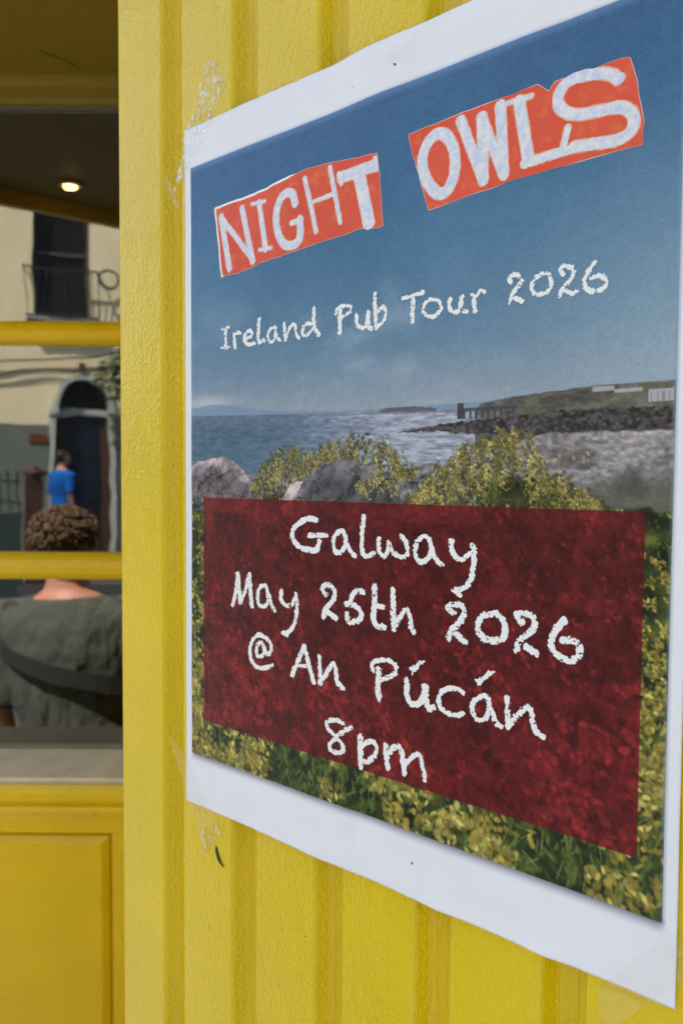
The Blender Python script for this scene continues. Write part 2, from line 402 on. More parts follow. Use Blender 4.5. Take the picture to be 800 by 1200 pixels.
# -- paint the printed landscape (sRGB, print coordinates) -- #
GNX, GNY = 600, 740
GU, GV = np.meshgrid(np.linspace(PU0, PU1, GNX+1), np.linspace(PV0, PV1, GNY+1))
def polyline(u, pts):
    x = [p[0] for p in pts]; y = [p[1] for p in pts]; return np.interp(u, x, y)
def stamp(img, cu, cv, ru, rv, rot, col, soft=.6, al=1.0):
    du = (PU1-PU0)/GNX; dv = (PV1-PV0)/GNY; R = max(ru, rv)*1.25
    i0 = max(int((cu-R-PU0)/du), 0); i1 = min(int((cu+R-PU0)/du)+2, GNX+1); j0 = max(int((cv-R-PV0)/dv), 0); j1 = min(int((cv+R-PV0)/dv)+2, GNY+1)
    if i0 >= i1 or j0 >= j1: return
    x = GU[j0:j1, i0:i1]-cu; y = GV[j0:j1, i0:i1]-cv; c, s = math.cos(rot), math.sin(rot)
    r = np.sqrt(((x*c+y*s)/ru)**2+((-x*s+y*c)/rv)**2)
    m = np.clip((1.1-r)/soft, 0, 1)*al
    img[j0:j1, i0:i1] = img[j0:j1, i0:i1]*(1-m[..., None])+np.asarray(col, float)*m[..., None]
def paint():
    u, v = GU, GV
    n1 = fbm(u, v, 60, 11, 4); n2 = fbm(u, v, 3, 21, 3)
    t = np.clip((v-24)/(178-24), 0, 1)
    keys = [0, .25, .55, .8, .93, 1]; K = np.array([(60, 96, 134), (62, 102, 138), (78, 116, 146), (102, 132, 156), (130, 148, 163), (146, 157, 168)], float)
    img = np.stack([np.interp(t, keys, K[:, i]) for i in range(3)], -1)
    img += ((n1-.5)*16)[..., None]
    img = mixc(img, (150, 172, 185), sm(u, 205, 300)*sm(v, 60, 170)*.55)         # pale glare off the sheet, painted into the sky at right
    # soft cirrus
    ci = sm(fbm(u*.5, v, 30, 71, 4), .56, .78)*sm(v, 90, 150)
    img = mixc(img, (176, 188, 196), ci*.35)
    # mountains and low cloud on the left
    cl = np.exp(-((u-20)/22)**2-((v-168)/3.5)**2); img = mixc(img, (186, 190, 196), cl*.8)
    mt = polyline(u, [(0, 171), (14, 170), (26, 168.8), (40, 170.6), (60, 173.5), (90, 176.5), (130, 178)])+ (fbm(u, v*0, 6, 31, 3)-.5)*.8
    img = mixc(img, (112, 138, 165), sm(v-mt, -.3, .5)*.75)
    # sea
    hz = polyline(u, [(0, 175), (60, 177), (120, 178.8), (178, 180.6), (300, 183)])
    sea = sm(v-hz, -.25, .25)
    rip = fbm(u*.22, v, 1.1, 41, 3); glare = np.exp(-((u-165)/62)**2)*.95+np.exp(-((u-215)/30)**2)*.5
    base = np.stack([np.interp(v, [175, 186, 200], a) for a in ((92, 74, 76), (114, 98, 104), (136, 122, 124))], -1)
    base = base*(1-np.clip(glare, 0, 1)[..., None]*.8)+np.array((168, 170, 182.))*np.clip(glare, 0, 1)[..., None]*.8
    base += ((rip-.5)*(36+70*np.clip(glare, 0, 1)))[..., None]
    img = img*(1-sea[..., None])+base*sea[..., None]
    # far island, breakwater, pier
    isl = (u > 150)&(u < 184)&(v > polyline(u, [(150, 179.6), (155, 178.2), (170, 178.0), (184, 179.6)]))&(v < hz+.5)
    img = mixc(img, (86, 90, 98), isl*.9)
    bw = (u > 140)&(u < 200)&(np.abs(v-(hz+.7)) < .55); img = mixc(img, (116, 112, 116), bw*.7)
    # headland
    hd = polyline(u, [(205, 181), (208, 178.7), (222, 177.0), (245, 175.3), (262, 174.4), (300, 174.9)])+(fbm(u, v*0, 5, 51, 3)-.5)*1.0
    hm = sm(v-hd, -.15, .4)*(u > 205)
    hc = 84+(fbm(u, v*2.2, 5, 52, 4)-.5)*90
    land = np.stack([hc+6, hc+3, hc-2], -1); img = img*(1-hm[..., None])+land*hm[..., None]
    gm = hm*sm(fbm(u, v*2, 9, 54, 3), .5, .66)*(v < 184); img = mixc(img, (102, 102, 78), gm*.55)
    for (x0, y0, x1, y1) in ((259, 175.0, 268, 177.2), (281, 177.6, 290.5, 182.6), (268, 176.6, 279, 178.0)):
        bm_ = (u > x0)&(u < x1)&(v > y0)&(v < y1); img = mixc(img, (176, 178, 182), bm_*.8)
    for k in range(4): img = mixc(img, (120, 122, 128), ((np.abs(u-(282.5+k*2.2)) < .35)&(v > 178.6)&(v < 182.6))*.8)
    # pier of posts
    pm = (u > 196)&(u < 226)&(v > 180.6)&(v < 185.2)&((v < 182.2)|((u % 3.1) < 1.5)); img = mixc(img, (66, 68, 74), pm*.9)
    pt = (u > 195.5)&(u < 199)&(v > 178.2)&(v < 185.4); img = mixc(img, (60, 62, 68), pt*.92)
    # dark rock spits across the water
    sp = polyline(u, [(160, 190.0), (185, 187.8), (206, 186.0), (240, 184.6), (262, 183.6), (300, 184.8)])
    sb_ = polyline(u, [(160, 190.2), (190, 191.2), (212, 192.6), (240, 195), (262, 194.5), (300, 196)])
    jag = (fbm(u, v*.4, 2.5, 61, 3)-.5)*2.4
    ms = sm(v-sp-jag, -.2, .3)*sm(sb_-v+jag, -.2, .3)*(u > 162)
    rc = 60+(fbm(u, v*1.3, 1.7, 62, 3)-.5)*110; img = img*(1-ms[..., None])+np.stack([rc+4, rc, rc], -1)*ms[..., None]
    stamp(img, 143.5, 190.6, 2.2, 1.0, 0, (60, 62, 70))
    # grey stony beach on the right
    be = polyline(u, [(150, 211), (180, 206), (205, 202), (225, 196.5), (240, 193.0), (300, 194)])
    mb_ = sm(v-be-(fbm(u, v, 4, 63, 3)-.5)*2, -.3, .6)
    bc = 134+(fbm(u, v*1.6, 2.4, 64, 4)-.5)*120+(fbm(u, v, 24, 65, 3)-.5)*40+sm(u, 225, 295)*16
    img = img*(1-mb_[..., None])+np.stack([bc+2, bc-3, bc-2], -1)*mb_[..., None]
    dk = mb_*sm(fbm(u*.6, v*1.4, 9, 66, 3), .52, .68)*sm(v, 196, 206); img = mixc(img, (66, 62, 66), dk*.6)
    # dark slope bottom right
    sl = sm((u-236)*.55+(v-214), 6, 22)*sm(v, 205, 216); img = mixc(img, (74, 74, 64), sl*.7)
    sl2 = sm(u, 272, 284)*sm(v, 214, 222); img = mixc(img, (96, 98, 76), sl2*.7)
    # vegetation base below
    vb = polyline(u, [(0, 223), (60, 224), (95, 221), (168, 220), (200, 214), (240, 212), (262, 222), (300, 226)])
    vm = sm(v-vb-(fbm(u, v, 5, 67, 3)-.5)*6, -1, 2)
    g = fbm(u, v, 7, 68, 4); gc = np.stack([np.interp(g, [.25, .45, .62, .8], a) for a in ((18, 36, 62, 100), (26, 46, 72, 104), (14, 22, 30, 44))], -1)
    img = img*(1-vm[..., None])+gc*vm[..., None]
    # boulders
    def boulder(pts, col, seed, strata):
        x = [p[0] for p in pts]; top = polyline(u, pts)+(fbm(u, v*0, 4, seed, 3)-.5)*2.0
        m = sm(v-top, -.2, .5)*(u > x[0])*(u < x[-1])*(v < 234)
        k = 1+(fbm(u+v*.3, v*strata, 6, seed+1, 5)-.5)*1.1+(fbm(u, v, 1.4, seed+2, 2)-.5)*.35
        k *= 1.18-.36*sm(v-top, 1, 14)
        cr = np.abs(fbm(u*.8+v*.5, v, 11, seed+3, 3)-.5) < .018; k = k*np.where(cr, .55, 1)
        return img*(1-m[..., None])+(np.asarray(col)[None, None]*k[..., None])*m[..., None]
    img = boulder([(5, 207), (12, 203.5), (24, 201.5), (35, 200.8), (44, 203), (52, 208), (58, 214), (63, 222), (66, 232)], (128, 118, 122), 81, 1.2)
    img = boulder([(5, 226), (14, 224), (22, 226), (30, 234)], (78, 80, 86), 85, 1.2)
    # yellow bushes
    def bush(top, dens, rr, n, seed, cols, vmax):
        r = random.Random(seed); xs = [p[0] for p in top]
        for k in range(n):
            cu = r.uniform(xs[0], xs[-1]); tv = float(np.interp(cu, xs, [p[1] for p in top])); cv = tv+r.random()**dens*(vmax-tv)+r.gauss(0, 2.0)-2.5*max(0, float(fbm(np.array([cu]), np.array([0.]), 7, seed, 3)[0])-.5)*4
            c = r.choice(cols); f = r.uniform(.72, 1.15)*(1.08-.3*min(1, (cv-tv)/22))
            stamp(img, cu, cv, r.uniform(.5, 1.0)*rr, r.uniform(.35, .8)*rr, r.uniform(0, 3.1), (c[0]*f, c[1]*f, c[2]*f), .7, .85)
    def sprigs(top, n, seed, cols, vmax, lean=0):
        r = random.Random(seed); xs = [p[0] for p in top]
        for k in range(n):
            tu = r.uniform(xs[0], xs[-1]); tv = float(np.interp(tu, xs, [p[1] for p in top]))
            tv = tv+(vmax-tv)*r.random()**1.6*.75+r.gauss(0, 1.6); bu = tu+r.gauss(0, 3)+lean; L = r.uniform(5, 11)
            f0 = r.uniform(.55, 1.12)
            for q_ in range(r.randint(9, 20)):
                t_ = r.random()**1.3; wd = .5+2.2*t_*(1.15-t_)
                c = r.choice(cols); f = f0*r.uniform(.8, 1.15)
                stamp(img, tu+(bu-tu)*t_*.5+r.gauss(0, wd), tv+L*t_+r.gauss(0, .5), r.uniform(.4, .95), r.uniform(.35, .7), r.uniform(0, 3.1), (c[0]*f, c[1]*f, c[2]*f), .6, .9)
    GR = [(84, 84, 44), (104, 100, 48), (64, 68, 38), (122, 114, 58), (48, 50, 34)]; YE = [(158, 146, 80), (178, 164, 92), (142, 131, 72), (126, 118, 68), (190, 178, 112)]
    B1 = [(60, 222), (64, 210), (72, 203), (80, 199), (88, 194.5), (95, 198), (104, 200), (112, 196), (125, 194), (134, 190.5), (140, 192.5), (150, 196), (156, 194.5), (163, 203), (172, 209)]
    bush(B1, .8, 1.5, 1300, 91, GR, 224); sprigs(B1, 150, 92, GR[:4]+YE[:4], 222); sprigs(B1, 95, 192, YE, 220)
    img = boulder([(83, 226), (90, 216.5), (98, 214.5), (106, 215), (110, 226)], (150, 138, 136), 86, 1.0)
    img = boulder([(92, 228), (99, 216), (107, 208.5), (116, 205), (126, 203.6), (136, 204.4), (147, 206.5), (158, 211), (166, 214), (172, 217), (184, 222), (196, 228)], (88, 88, 92), 87, .8)
    img = boulder([(164, 217), (172, 212.5), (186, 209.8), (195, 208.5), (200, 212), (206, 220)], (100, 100, 108), 89, 1.6)
    B2 = [(168, 226), (178, 216), (183, 209), (190, 205), (195, 198.5), (203, 198), (210, 194), (217, 190.5), (222, 193), (228, 190), (234, 194), (237, 204), (241, 209), (248, 212), (256, 218), (264, 225)]
    bush(B2, .8, 1.5, 1000, 93, GR[:3]+[(62, 58, 54)], 228); sprigs(B2, 140, 94, GR[:3]+YE[:4], 226); sprigs(B2, 130, 194, YE+[(200, 184, 92)], 226)
    for (a, b, c) in ((150, 214, 90), (141, 218, 60), (160, 219, 50), (178, 221, 60), (250, 205, 14), (235, 204, 10)):
        r = random.Random(a)
        for k in range(c): stamp(img, a+r.gauss(0, 3.6), b+r.gauss(0, 3.0), r.uniform(.5, 1.1), r.uniform(.4, .8), r.uniform(0, 3), r.choice(YE), .7, .9)
    for k in range(5):
        r = random.Random(200+k)
        for t_ in range(26): stamp(img, 218-t_*.35*r.uniform(.2, 1), 198+t_*1.0, .35, .8, .3, (84, 96, 44), .6, .8)
    # leafy, flowery meadow over the lower half
    r = random.Random(5)
    for k in range(4200):
        cu = r.uniform(4, 293); cv = r.uniform(224, 390); sc = .55+1.1*sm(np.array(cv), 225, 385).item()
        if r.random() < .5:
            c = r.choice([(58, 78, 36), (78, 98, 44), (40, 56, 28), (98, 112, 52), (30, 42, 24)])
            stamp(img, cu, cv, r.uniform(2.0, 5.0)*sc*.8, r.uniform(.4, 1.0)*sc, r.gauss(1.57, .7), c, .6, .8)
        else:
            stamp(img, cu, cv, r.uniform(.8, 2.6)*sc, r.uniform(.7, 1.6)*sc, r.uniform(0, 3), r.choice([(64, 88, 38), (34, 46, 26), (48, 66, 32), (92, 108, 50), (26, 36, 22)]), .8, .7)
    for k in range(1500):                 # flower heads, larger towards the viewer
        cu = r.uniform(4, 293); cv = 224+r.random()**.85*166
        if k % 18 == 0: cu = r.uniform(280, 292); cv = r.uniform(238, 345)
        if k % 25 == 1: cu = r.uniform(5, 17)
        edge = cu > 279 or cu < 17
        sc = .55+1.35*sm(np.array(cv), 225, 385).item()
        if fbm(np.array([cu]), np.array([cv]), 26, 97, 3)[0] < .51 and r.random() < .93 and not edge: continue
        for j in range(r.randint(3, 9)):
            c = r.choice([(172, 155, 64), (156, 141, 58), (192, 176, 86), (138, 126, 56), (202, 190, 112), (160, 140, 64)]); f = r.uniform(.55, 1.12)
            a_ = r.uniform(0, 6.28); d_ = r.uniform(.2, 2.8)*sc
            stamp(img, cu+d_*math.cos(a_), cv+d_*math.sin(a_), r.uniform(.7, 1.7)*sc, r.uniform(.45, 1.0)*sc, r.uniform(0, 3), (c[0]*f, c[1]*f, c[2]*f), .6, .92)
    for k in range(240):
        cu = r.uniform(4, 293); cv = r.uniform(330, 390); L = r.uniform(3, 10); a_ = r.gauss(1.4, .5)
        for q_ in np.linspace(0, L, int(L*2.2)): stamp(img, cu+q_*math.cos(a_), cv-q_*math.sin(a_), .42, .42, 0, (112, 130, 70), .6, .7)
    img += ((n2-.5)*9)[..., None]+(np.random.default_rng(3).random(u.shape)[..., None]-.5)*12
    # printed edge fades (blurred frame line)
    e = np.minimum(sm(v, PV0-.5, PV0+5), 1)
    img = mixc(img, (120, 150, 190), (1-e)*.55)
    img = mixc(img, (132, 150, 176), sm(u, PU1-1.6, PU1)*.5)
    return np.clip(img, 6, 250)
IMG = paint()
def sample(uu, vv):
    i = np.clip(np.rint((uu-PU0)/(PU1-PU0)*GNX).astype(int), 0, GNX); j = np.clip(np.rint((vv-PV0)/(PV1-PV0)*GNY).astype(int), 0, GNY)
    return IMG[j, i]
M['paper'] = attr_mat('poster_paper', .45, .35, .012, 900)
M['print'] = attr_mat('photo_print', .34, .22, .05, 1600)
def paper_col(u, v):
    c = np.zeros(u.shape+(3,))+np.array((235, 237, 244.))
    c += ((fbm(u, v, 40, 4, 3)-.5)*5)[..., None]
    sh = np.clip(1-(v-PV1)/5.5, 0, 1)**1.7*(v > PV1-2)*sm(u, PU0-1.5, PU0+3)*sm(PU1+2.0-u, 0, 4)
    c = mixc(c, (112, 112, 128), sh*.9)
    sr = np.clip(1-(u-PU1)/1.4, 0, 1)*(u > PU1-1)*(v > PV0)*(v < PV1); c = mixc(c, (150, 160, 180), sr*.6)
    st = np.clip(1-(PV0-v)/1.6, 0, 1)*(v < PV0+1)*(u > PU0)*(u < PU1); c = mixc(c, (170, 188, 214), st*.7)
    return np.minimum(lin(c)*.94, .88)
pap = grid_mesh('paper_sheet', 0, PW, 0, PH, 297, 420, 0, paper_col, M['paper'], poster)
so = pap.modifiers.new('thickness', 'SOLIDIFY'); so.thickness = .00022; so.offset = -1
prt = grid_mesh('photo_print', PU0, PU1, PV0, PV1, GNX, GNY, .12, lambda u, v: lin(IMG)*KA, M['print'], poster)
tag(prt, 'printed photo of a stony shore with yellow wild flowers')
# red information panel (a translucent red layer over the meadow)
RU0, RU1, RV0, RV1 = 17.2, 281.2, 225.4, 364.2
def panel_col(u, v):
    s_ = sample(u, v); lum = (s_@np.array((.3, .55, .15)))/255
    lum = .75*lum+.25*((sample(u+.8, v)+sample(u-.8, v)+sample(u, v+.8)+sample(u, v-.8))/4@np.array((.3, .55, .15)))/255
    n_ = fbm(u, v, 16, 77, 4)
    k = .60+1.15*np.clip(lum-.1, 0, .7)+(n_-.5)*.22+(fbm(u, v, 4, 79, 3)-.5)*.30
    c = np.stack([113*k, 31*k**1.25, 33*k**1.05], -1)
    c += (fbm(u, v, 1.6, 78, 2)-.5)[..., None]*np.array((22, 14, 14))
    # faint scratches in the print
    for (a, b, c1, d1) in ((33.5, 292, 41, 309), (18, 322, 34, 335)):
        t = np.clip(((u-a)*(c1-a)+(v-b)*(d1-b))/((c1-a)**2+(d1-b)**2), 0, 1); dd = np.hypot(u-a-t*(c1-a), v-b-t*(d1-b)+.8*np.sin(t*3))
        c = mixc(c, (190, 120, 110), np.clip(1-dd/.45, 0, 1)*.7)
    return lin(np.clip(c, 4, 250))*KA
red = grid_mesh('info_panel', RU0, RU1, RV0, RV1, 400, 212, .24, panel_col, M['print'], poster)
tag(red, 'dark red printed panel with the date and venue')

STROKES = {
 'night': [
  (4.1, [(33.8,59.5),(40.6,90.4)]),
  (3.2, [(34.2,60.2),(60.4,89.0)]),
  (3.8, [(51.6,58.5),(60.4,89.7)]),
  (3.6, [(65.7,58.4),(70.8,84.8)]),
  (1.8, [(59.9,57.8),(70.2,58.4)]),
  (1.8, [(65.8,84.5),(75.2,85.1)]),
  (4.6, [(93.2,64.5),(91.1,59.2),(85.8,58.0),(81.0,62.1),(79.0,69.6),(80.7,78.5),(85.0,84.8),(90.6,86.7),(95.9,85.1),(97.2,80.0)]),
  (4.2, [(97.2,81.8),(96.7,73.9)]),
  (2.6, [(90.5,74.7),(97.8,74.1)]),
  (2.7, [(100.3,53.4),(108.4,82.6)]),
  (2.5, [(117.9,51.9),(124.9,81.3)]),
  (2.0, [(104.7,67.0),(120.7,66.0)]),
  (5.7, [(125.5,58.9),(146.3,58.3)]),
  (2.5, [(123.9,56.8),(125.5,61.7)]),
  (2.7, [(147.5,55.0),(147.9,60.2)]),
  (7.2, [(137.5,61.8),(143.5,85.3)]),
 ],
 'night_patch': [
  (0, [(28.8,53.9),(67.5,52.9),(96.5,48.8),(108.5,48.8),(148.6,52.5),(152.6,88.8),(150.1,89.1),(139.1,87.5),(134.5,87.4),(65.8,91.9),(60.4,93.2),(50.2,94.3),(34.7,93.7)]),
 ],
 'owls': [
  (5.3, [(184.2,53.2),(178.4,55.4),(175.0,63.0),(177.4,72.5),(183.7,80.3),(188.9,80.0),(192.6,73.2),(192.4,63.8),(189.4,57.0),(184.2,53.2)]),
  (4.7, [(195.7,50.7),(207.5,80.1)]),
  (5.1, [(207.5,79.3),(206.4,52.4)]),
  (4.5, [(206.4,52.4),(217.4,80.0)]),
  (4.9, [(217.4,79.7),(215.5,50.1)]),
  (5.2, [(224.3,50.8),(228.9,76.4)]),
  (2.1, [(218.9,50.0),(229.9,50.3)]),
  (3.9, [(227.2,77.7),(243.0,77.1)]),
  (2.7, [(246.3,68.2),(244.1,76.3)]),
  (3.3, [(238.8,77.3),(251.2,77.3)]),
  (4.6, [(266.7,55.0),(262.5,51.7),(254.7,49.4),(246.6,49.2),(242.2,53.4),(242.9,59.2),(249.6,63.8),(258.9,65.2),(267.9,66.3),(272.8,71.0),(272.1,76.4),(266.9,78.6),(256.6,77.5),(249.2,76.5)]),
 ],
 'owls_patch': [
  (0, [(166.7,48.8),(193.5,47.6),(232.5,46.4),(237.6,50.9),(240.3,47.6),(267.5,47.4),(271.0,47.8),(273.7,57.6),(275.4,68.5),(276.7,74.4),(276.3,82.8),(225.8,83.4),(202.4,84.9),(178.5,87.1)]),
 ],
 'tour': [
  (2.7, [(37.7,125.6),(37.4,135.8)]),
  (1.6, [(34.4,125.4),(40.4,124.5)]),
  (1.7, [(33.4,136.4),(40.8,136.1)]),
  (2.6, [(44.9,129.5),(45.5,137.0)]),
  (1.8, [(45.3,130.0),(48.1,128.5),(50.3,129.5)]),
  (2.1, [(54.3,133.4),(59.3,131.9),(59.7,129.4),(57.8,128.6),(54.1,130.4),(53.1,133.8),(56.3,136.3),(61.5,136.3)]),
  (2.6, [(65.7,123.5),(64.9,130.8),(65.4,136.2),(69.4,135.4)]),
  (2.0, [(77.8,129.1),(74.9,129.3),(72.6,132.6),(73.5,135.9),(76.0,136.7),(78.0,134.6),(78.6,129.9)]),
  (1.9, [(77.8,129.4),(79.5,134.0),(82.2,137.2)]),
  (2.1, [(85.3,127.5),(86.1,136.9)]),
  (2.1, [(86.3,136.2),(89.0,131.5),(92.4,129.3),(93.8,131.3),(94.4,135.0),(96.3,137.1)]),
  (2.1, [(105.5,130.8),(101.8,130.3),(98.7,133.6),(99.5,135.9),(102.5,136.0),(106.5,133.4)]),
  (2.4, [(107.2,122.5),(107.1,129.1),(108.3,133.6),(110.6,137.0)]),
  (3.0, [(125.1,126.6),(125.2,137.4)]),
  (1.9, [(122.7,127.5),(123.3,125.2),(127.1,124.1),(132.0,125.3),(131.6,128.0),(126.1,129.7)]),
  (2.3, [(136.0,130.1),(136.6,134.8),(139.9,137.1),(142.8,135.2),(143.4,129.7)]),
  (2.3, [(143.5,129.7),(143.9,136.6),(145.7,138.0)]),
  (2.4, [(147.6,121.4),(148.3,138.1)]),
  (2.1, [(148.6,130.4),(152.9,128.3),(154.4,131.2),(152.9,135.3),(148.9,137.8)]),
  (2.2, [(164.8,126.0),(176.0,124.8)]),
  (2.4, [(170.5,126.3),(170.3,137.6)]),
  (1.9, [(181.5,128.6),(177.6,130.0),(176.7,133.6),(179.4,136.5),(183.8,136.3),(186.3,133.1),(184.8,129.7),(181.5,128.6)]),
  (2.1, [(191.4,130.0),(190.7,133.7),(193.3,136.4),(196.3,135.3),(197.2,129.4)]),
  (2.0, [(197.5,129.4),(197.5,135.3),(199.9,136.7)]),
  (2.1, [(203.7,130.4),(204.1,137.3)]),
  (1.7, [(202.1,129.6),(204.6,130.3),(207.2,128.5),(208.8,129.6)]),
  (2.0, [(222.0,127.3),(220.7,125.6),(222.5,124.1),(225.5,124.7),(226.5,127.3),(225.3,129.6),(222.5,132.2),(221.2,135.7)]),
  (2.1, [(223.6,134.3),(227.0,136.0)]),
  (1.9, [(237.1,125.7),(233.9,126.8),(231.6,129.5),(231.6,132.3),(234.7,134.2),(238.6,133.6),(240.5,130.6),(239.3,126.9),(237.1,125.7)]),
  (2.0, [(245.2,127.4),(243.9,125.4),(245.8,124.2),(248.8,125.3),(249.8,127.8),(248.4,130.5),(245.3,132.8),(244.1,135.8)]),
  (2.0, [(246.5,134.6),(249.8,136.2),(251.0,135.5)]),
  (2.1, [(258.8,124.7),(257.1,126.9),(255.5,129.3),(254.6,132.5),(255.6,134.9),(259.2,136.4),(262.7,135.4),(263.4,132.8),(261.5,130.9),(259.1,130.4),(257.5,131.0)]),
 ],
 'galway': [
  (3.3, [(109.2,235.4),(104.6,235.0),(98.5,236.9),(93.7,240.5),(92.1,244.5),(94.5,248.8),(100.0,251.6),(106.6,252.0),(110.4,251.2),(111.9,247.0)]),
  (2.9, [(104.7,244.1),(116.6,243.4)]),
  (2.7, [(127.6,240.7),(124.3,241.9),(122.2,244.9),(122.1,249.7),(123.9,252.1),(127.2,251.5),(129.6,248.2),(129.7,243.3),(127.6,240.7)]),
  (2.7, [(128.9,241.5),(131.5,247.7),(133.7,251.1),(136.3,253.1)]),
  (3.0, [(141.9,232.6),(140.8,241.2),(141.1,250.8),(144.1,252.5),(148.0,250.9)]),
  (2.5, [(151.4,243.4),(151.3,248.2),(154.3,252.0),(156.7,249.4),(157.6,245.0)]),
  (2.5, [(157.8,245.6),(159.4,248.7),(162.6,250.9),(166.1,251.5),(168.7,249.8),(168.9,247.1),(167.3,243.2),(165.1,241.2)]),
  (2.5, [(179.7,240.9),(175.9,242.1),(173.6,246.1),(174.0,250.7),(176.7,253.1),(179.8,251.9),(182.0,248.9),(181.9,243.7),(179.8,240.8)]),
  (2.5, [(181.3,242.0),(183.3,246.8),(185.3,251.3),(188.6,253.6)]),
  (2.5, [(193.5,241.9),(193.4,245.5),(195.3,248.8),(198.1,250.3),(200.9,249.4),(203.6,246.7)]),
  (2.6, [(204.7,243.2),(205.6,246.6),(205.3,253.1),(204.1,258.9),(200.9,263.0),(195.0,265.1)]),
  (2.9, [(195.8,264.9),(198.0,266.6)]),
 ],
 'may': [
  (2.7, [(43.5,289.2),(46.1,281.1),(47.9,269.8)]),
  (3.3, [(47.9,270.1),(49.3,278.9),(50.4,286.7)]),
  (2.7, [(50.5,286.4),(54.0,280.3),(57.1,270.6)]),
  (3.4, [(57.8,269.9),(58.9,279.2),(59.9,287.7)]),
  (2.7, [(70.3,274.8),(67.1,276.0),(65.0,279.8),(65.3,285.3),(68.0,287.1),(71.1,286.1),(73.0,282.7),(72.5,276.8),(70.5,274.8)]),
  (2.7, [(72.1,276.0),(74.7,281.9),(76.4,286.0),(78.7,287.9)]),
  (2.9, [(83.6,276.2),(83.5,280.4),(85.4,283.3),(89.3,284.3),(92.4,282.4),(94.1,280.1)]),
  (2.8, [(94.9,277.4),(95.6,282.6),(94.7,289.9),(92.6,295.5),(88.9,299.0),(84.8,299.9)]),
  (2.6, [(85.2,300.1),(87.7,301.1)]),
  (3.1, [(116.7,275.1),(114.3,272.6),(115.7,270.5),(119.7,270.1),(122.9,273.6),(121.5,278.0),(116.5,282.7),(114.8,287.3)]),
  (3.2, [(118.7,284.8),(123.7,287.2)]),
  (3.0, [(142.1,271.5),(138.5,270.7),(134.7,273.3),(132.9,278.0)]),
  (3.1, [(130.4,278.7),(135.8,278.7),(140.4,281.9),(139.7,285.4),(135.4,287.7),(132.0,287.6),(131.1,284.1)]),
  (3.4, [(149.2,267.7),(148.8,278.1),(148.6,284.8),(150.9,287.6),(155.0,287.5)]),
  (3.0, [(150.6,277.5),(154.5,277.5)]),
  (3.2, [(160.5,268.4),(161.0,287.8)]),
  (2.8, [(162.1,285.9),(164.1,282.2),(168.4,277.3),(170.5,280.4),(171.4,285.7),(173.0,287.7)]),
  (3.1, [(194.7,275.6),(192.1,273.4),(194.6,271.7),(199.0,271.7),(200.7,275.3),(198.1,280.0),(193.8,283.9),(192.6,287.9)]),
  (3.2, [(196.4,285.4),(201.6,288.3)]),
  (3.1, [(215.4,273.6),(209.8,275.7),(208.0,281.1),(211.0,285.4),(216.1,285.6),(221.1,283.1),(221.0,277.0),(218.3,273.9),(215.4,273.6)]),
  (2.8, [(229.6,275.7),(227.0,272.8),(229.9,271.7),(234.3,272.7),(235.7,276.2),(233.3,280.1),(228.7,283.8),(227.3,288.4)]),
  (3.1, [(231.6,286.1),(236.4,288.5)]),
  (3.0, [(247.6,273.3),(244.7,278.3),(243.3,283.8),(246.4,287.8),(252.2,288.9),(255.6,286.0),(255.5,282.3),(252.4,280.4),(248.2,281.0)]),
  (3.7, [(248.6,272.5),(246.5,275.4)]),
 ],
 'pucan': [
  (2.7, [(76.2,320.0),(70.1,322.7),(64.0,322.9),(59.5,319.7),(58.2,314.6),(60.0,308.8),(64.6,304.1),(69.5,304.3),(74.2,306.7),(75.4,310.4),(73.8,313.8),(71.5,314.0)]),
  (2.6, [(66.1,308.7),(63.6,312.2),(64.6,316.3),(68.1,315.8),(70.1,312.0),(68.4,308.4),(66.1,308.7)]),
  (2.5, [(69.5,309.7),(71.2,313.8)]),
  (3.0, [(91.8,323.0),(100.7,305.4)]),
  (3.1, [(100.7,305.4),(107.8,324.3)]),
  (2.2, [(95.1,316.8),(104.4,316.3)]),
  (3.0, [(112.1,309.5),(112.8,323.6)]),
  (2.9, [(113.2,322.2),(116.1,319.0),(121.5,311.9),(123.6,315.1),(124.6,320.7),(128.9,323.8)]),
  (3.4, [(151.9,309.6),(151.6,318.3),(152.1,325.0)]),
  (2.5, [(148.4,310.8),(147.3,308.0),(151.5,305.0),(157.8,304.0),(162.0,305.6),(162.5,309.2),(158.7,312.0),(153.6,314.6)]),
  (3.3, [(169.0,312.5),(169.3,318.9),(171.4,322.9),(175.0,322.8),(178.5,319.1),(179.7,313.2)]),
  (3.1, [(180.4,313.1),(180.5,320.0),(181.7,323.6),(184.7,322.6)]),
  (2.6, [(200.6,312.6),(197.8,311.3),(193.0,311.8),(189.0,314.7),(187.6,318.6),(189.1,321.9),(193.1,323.8),(197.3,323.8),(200.9,321.9)]),
  (0, [(170.3,305.4),(174.4,303.3),(176.6,300.9),(178.0,300.9),(180.3,300.7),(177.0,303.6),(172.2,308.9)]),
  (2.5, [(211.4,312.0),(208.2,313.4),(205.9,317.0),(206.0,320.8),(208.3,323.2),(211.8,322.5),(213.8,319.7),(214.3,315.4),(212.9,312.0),(211.4,312.0)]),
  (2.6, [(214.1,313.0),(215.9,318.3),(217.8,322.7),(220.5,324.3)]),
  (2.8, [(223.1,310.4),(223.9,323.6)]),
  (2.7, [(224.8,321.8),(227.5,318.0),(232.5,312.8),(234.5,313.6),(235.6,319.5),(237.6,322.7),(240.3,324.3)]),
  (0, [(206.8,304.8),(210.9,302.6),(213.6,299.8),(216.8,299.7),(212.7,304.3),(208.6,308.2)]),
 ],
 'eight': [
  (2.6, [(128.9,341.9),(122.7,341.8),(117.5,344.1),(118.9,347.6),(124.3,350.7),(129.1,354.6),(128.1,357.8),(123.8,359.1),(119.6,357.9),(121.5,353.3),(127.7,347.6),(134.7,343.2)]),
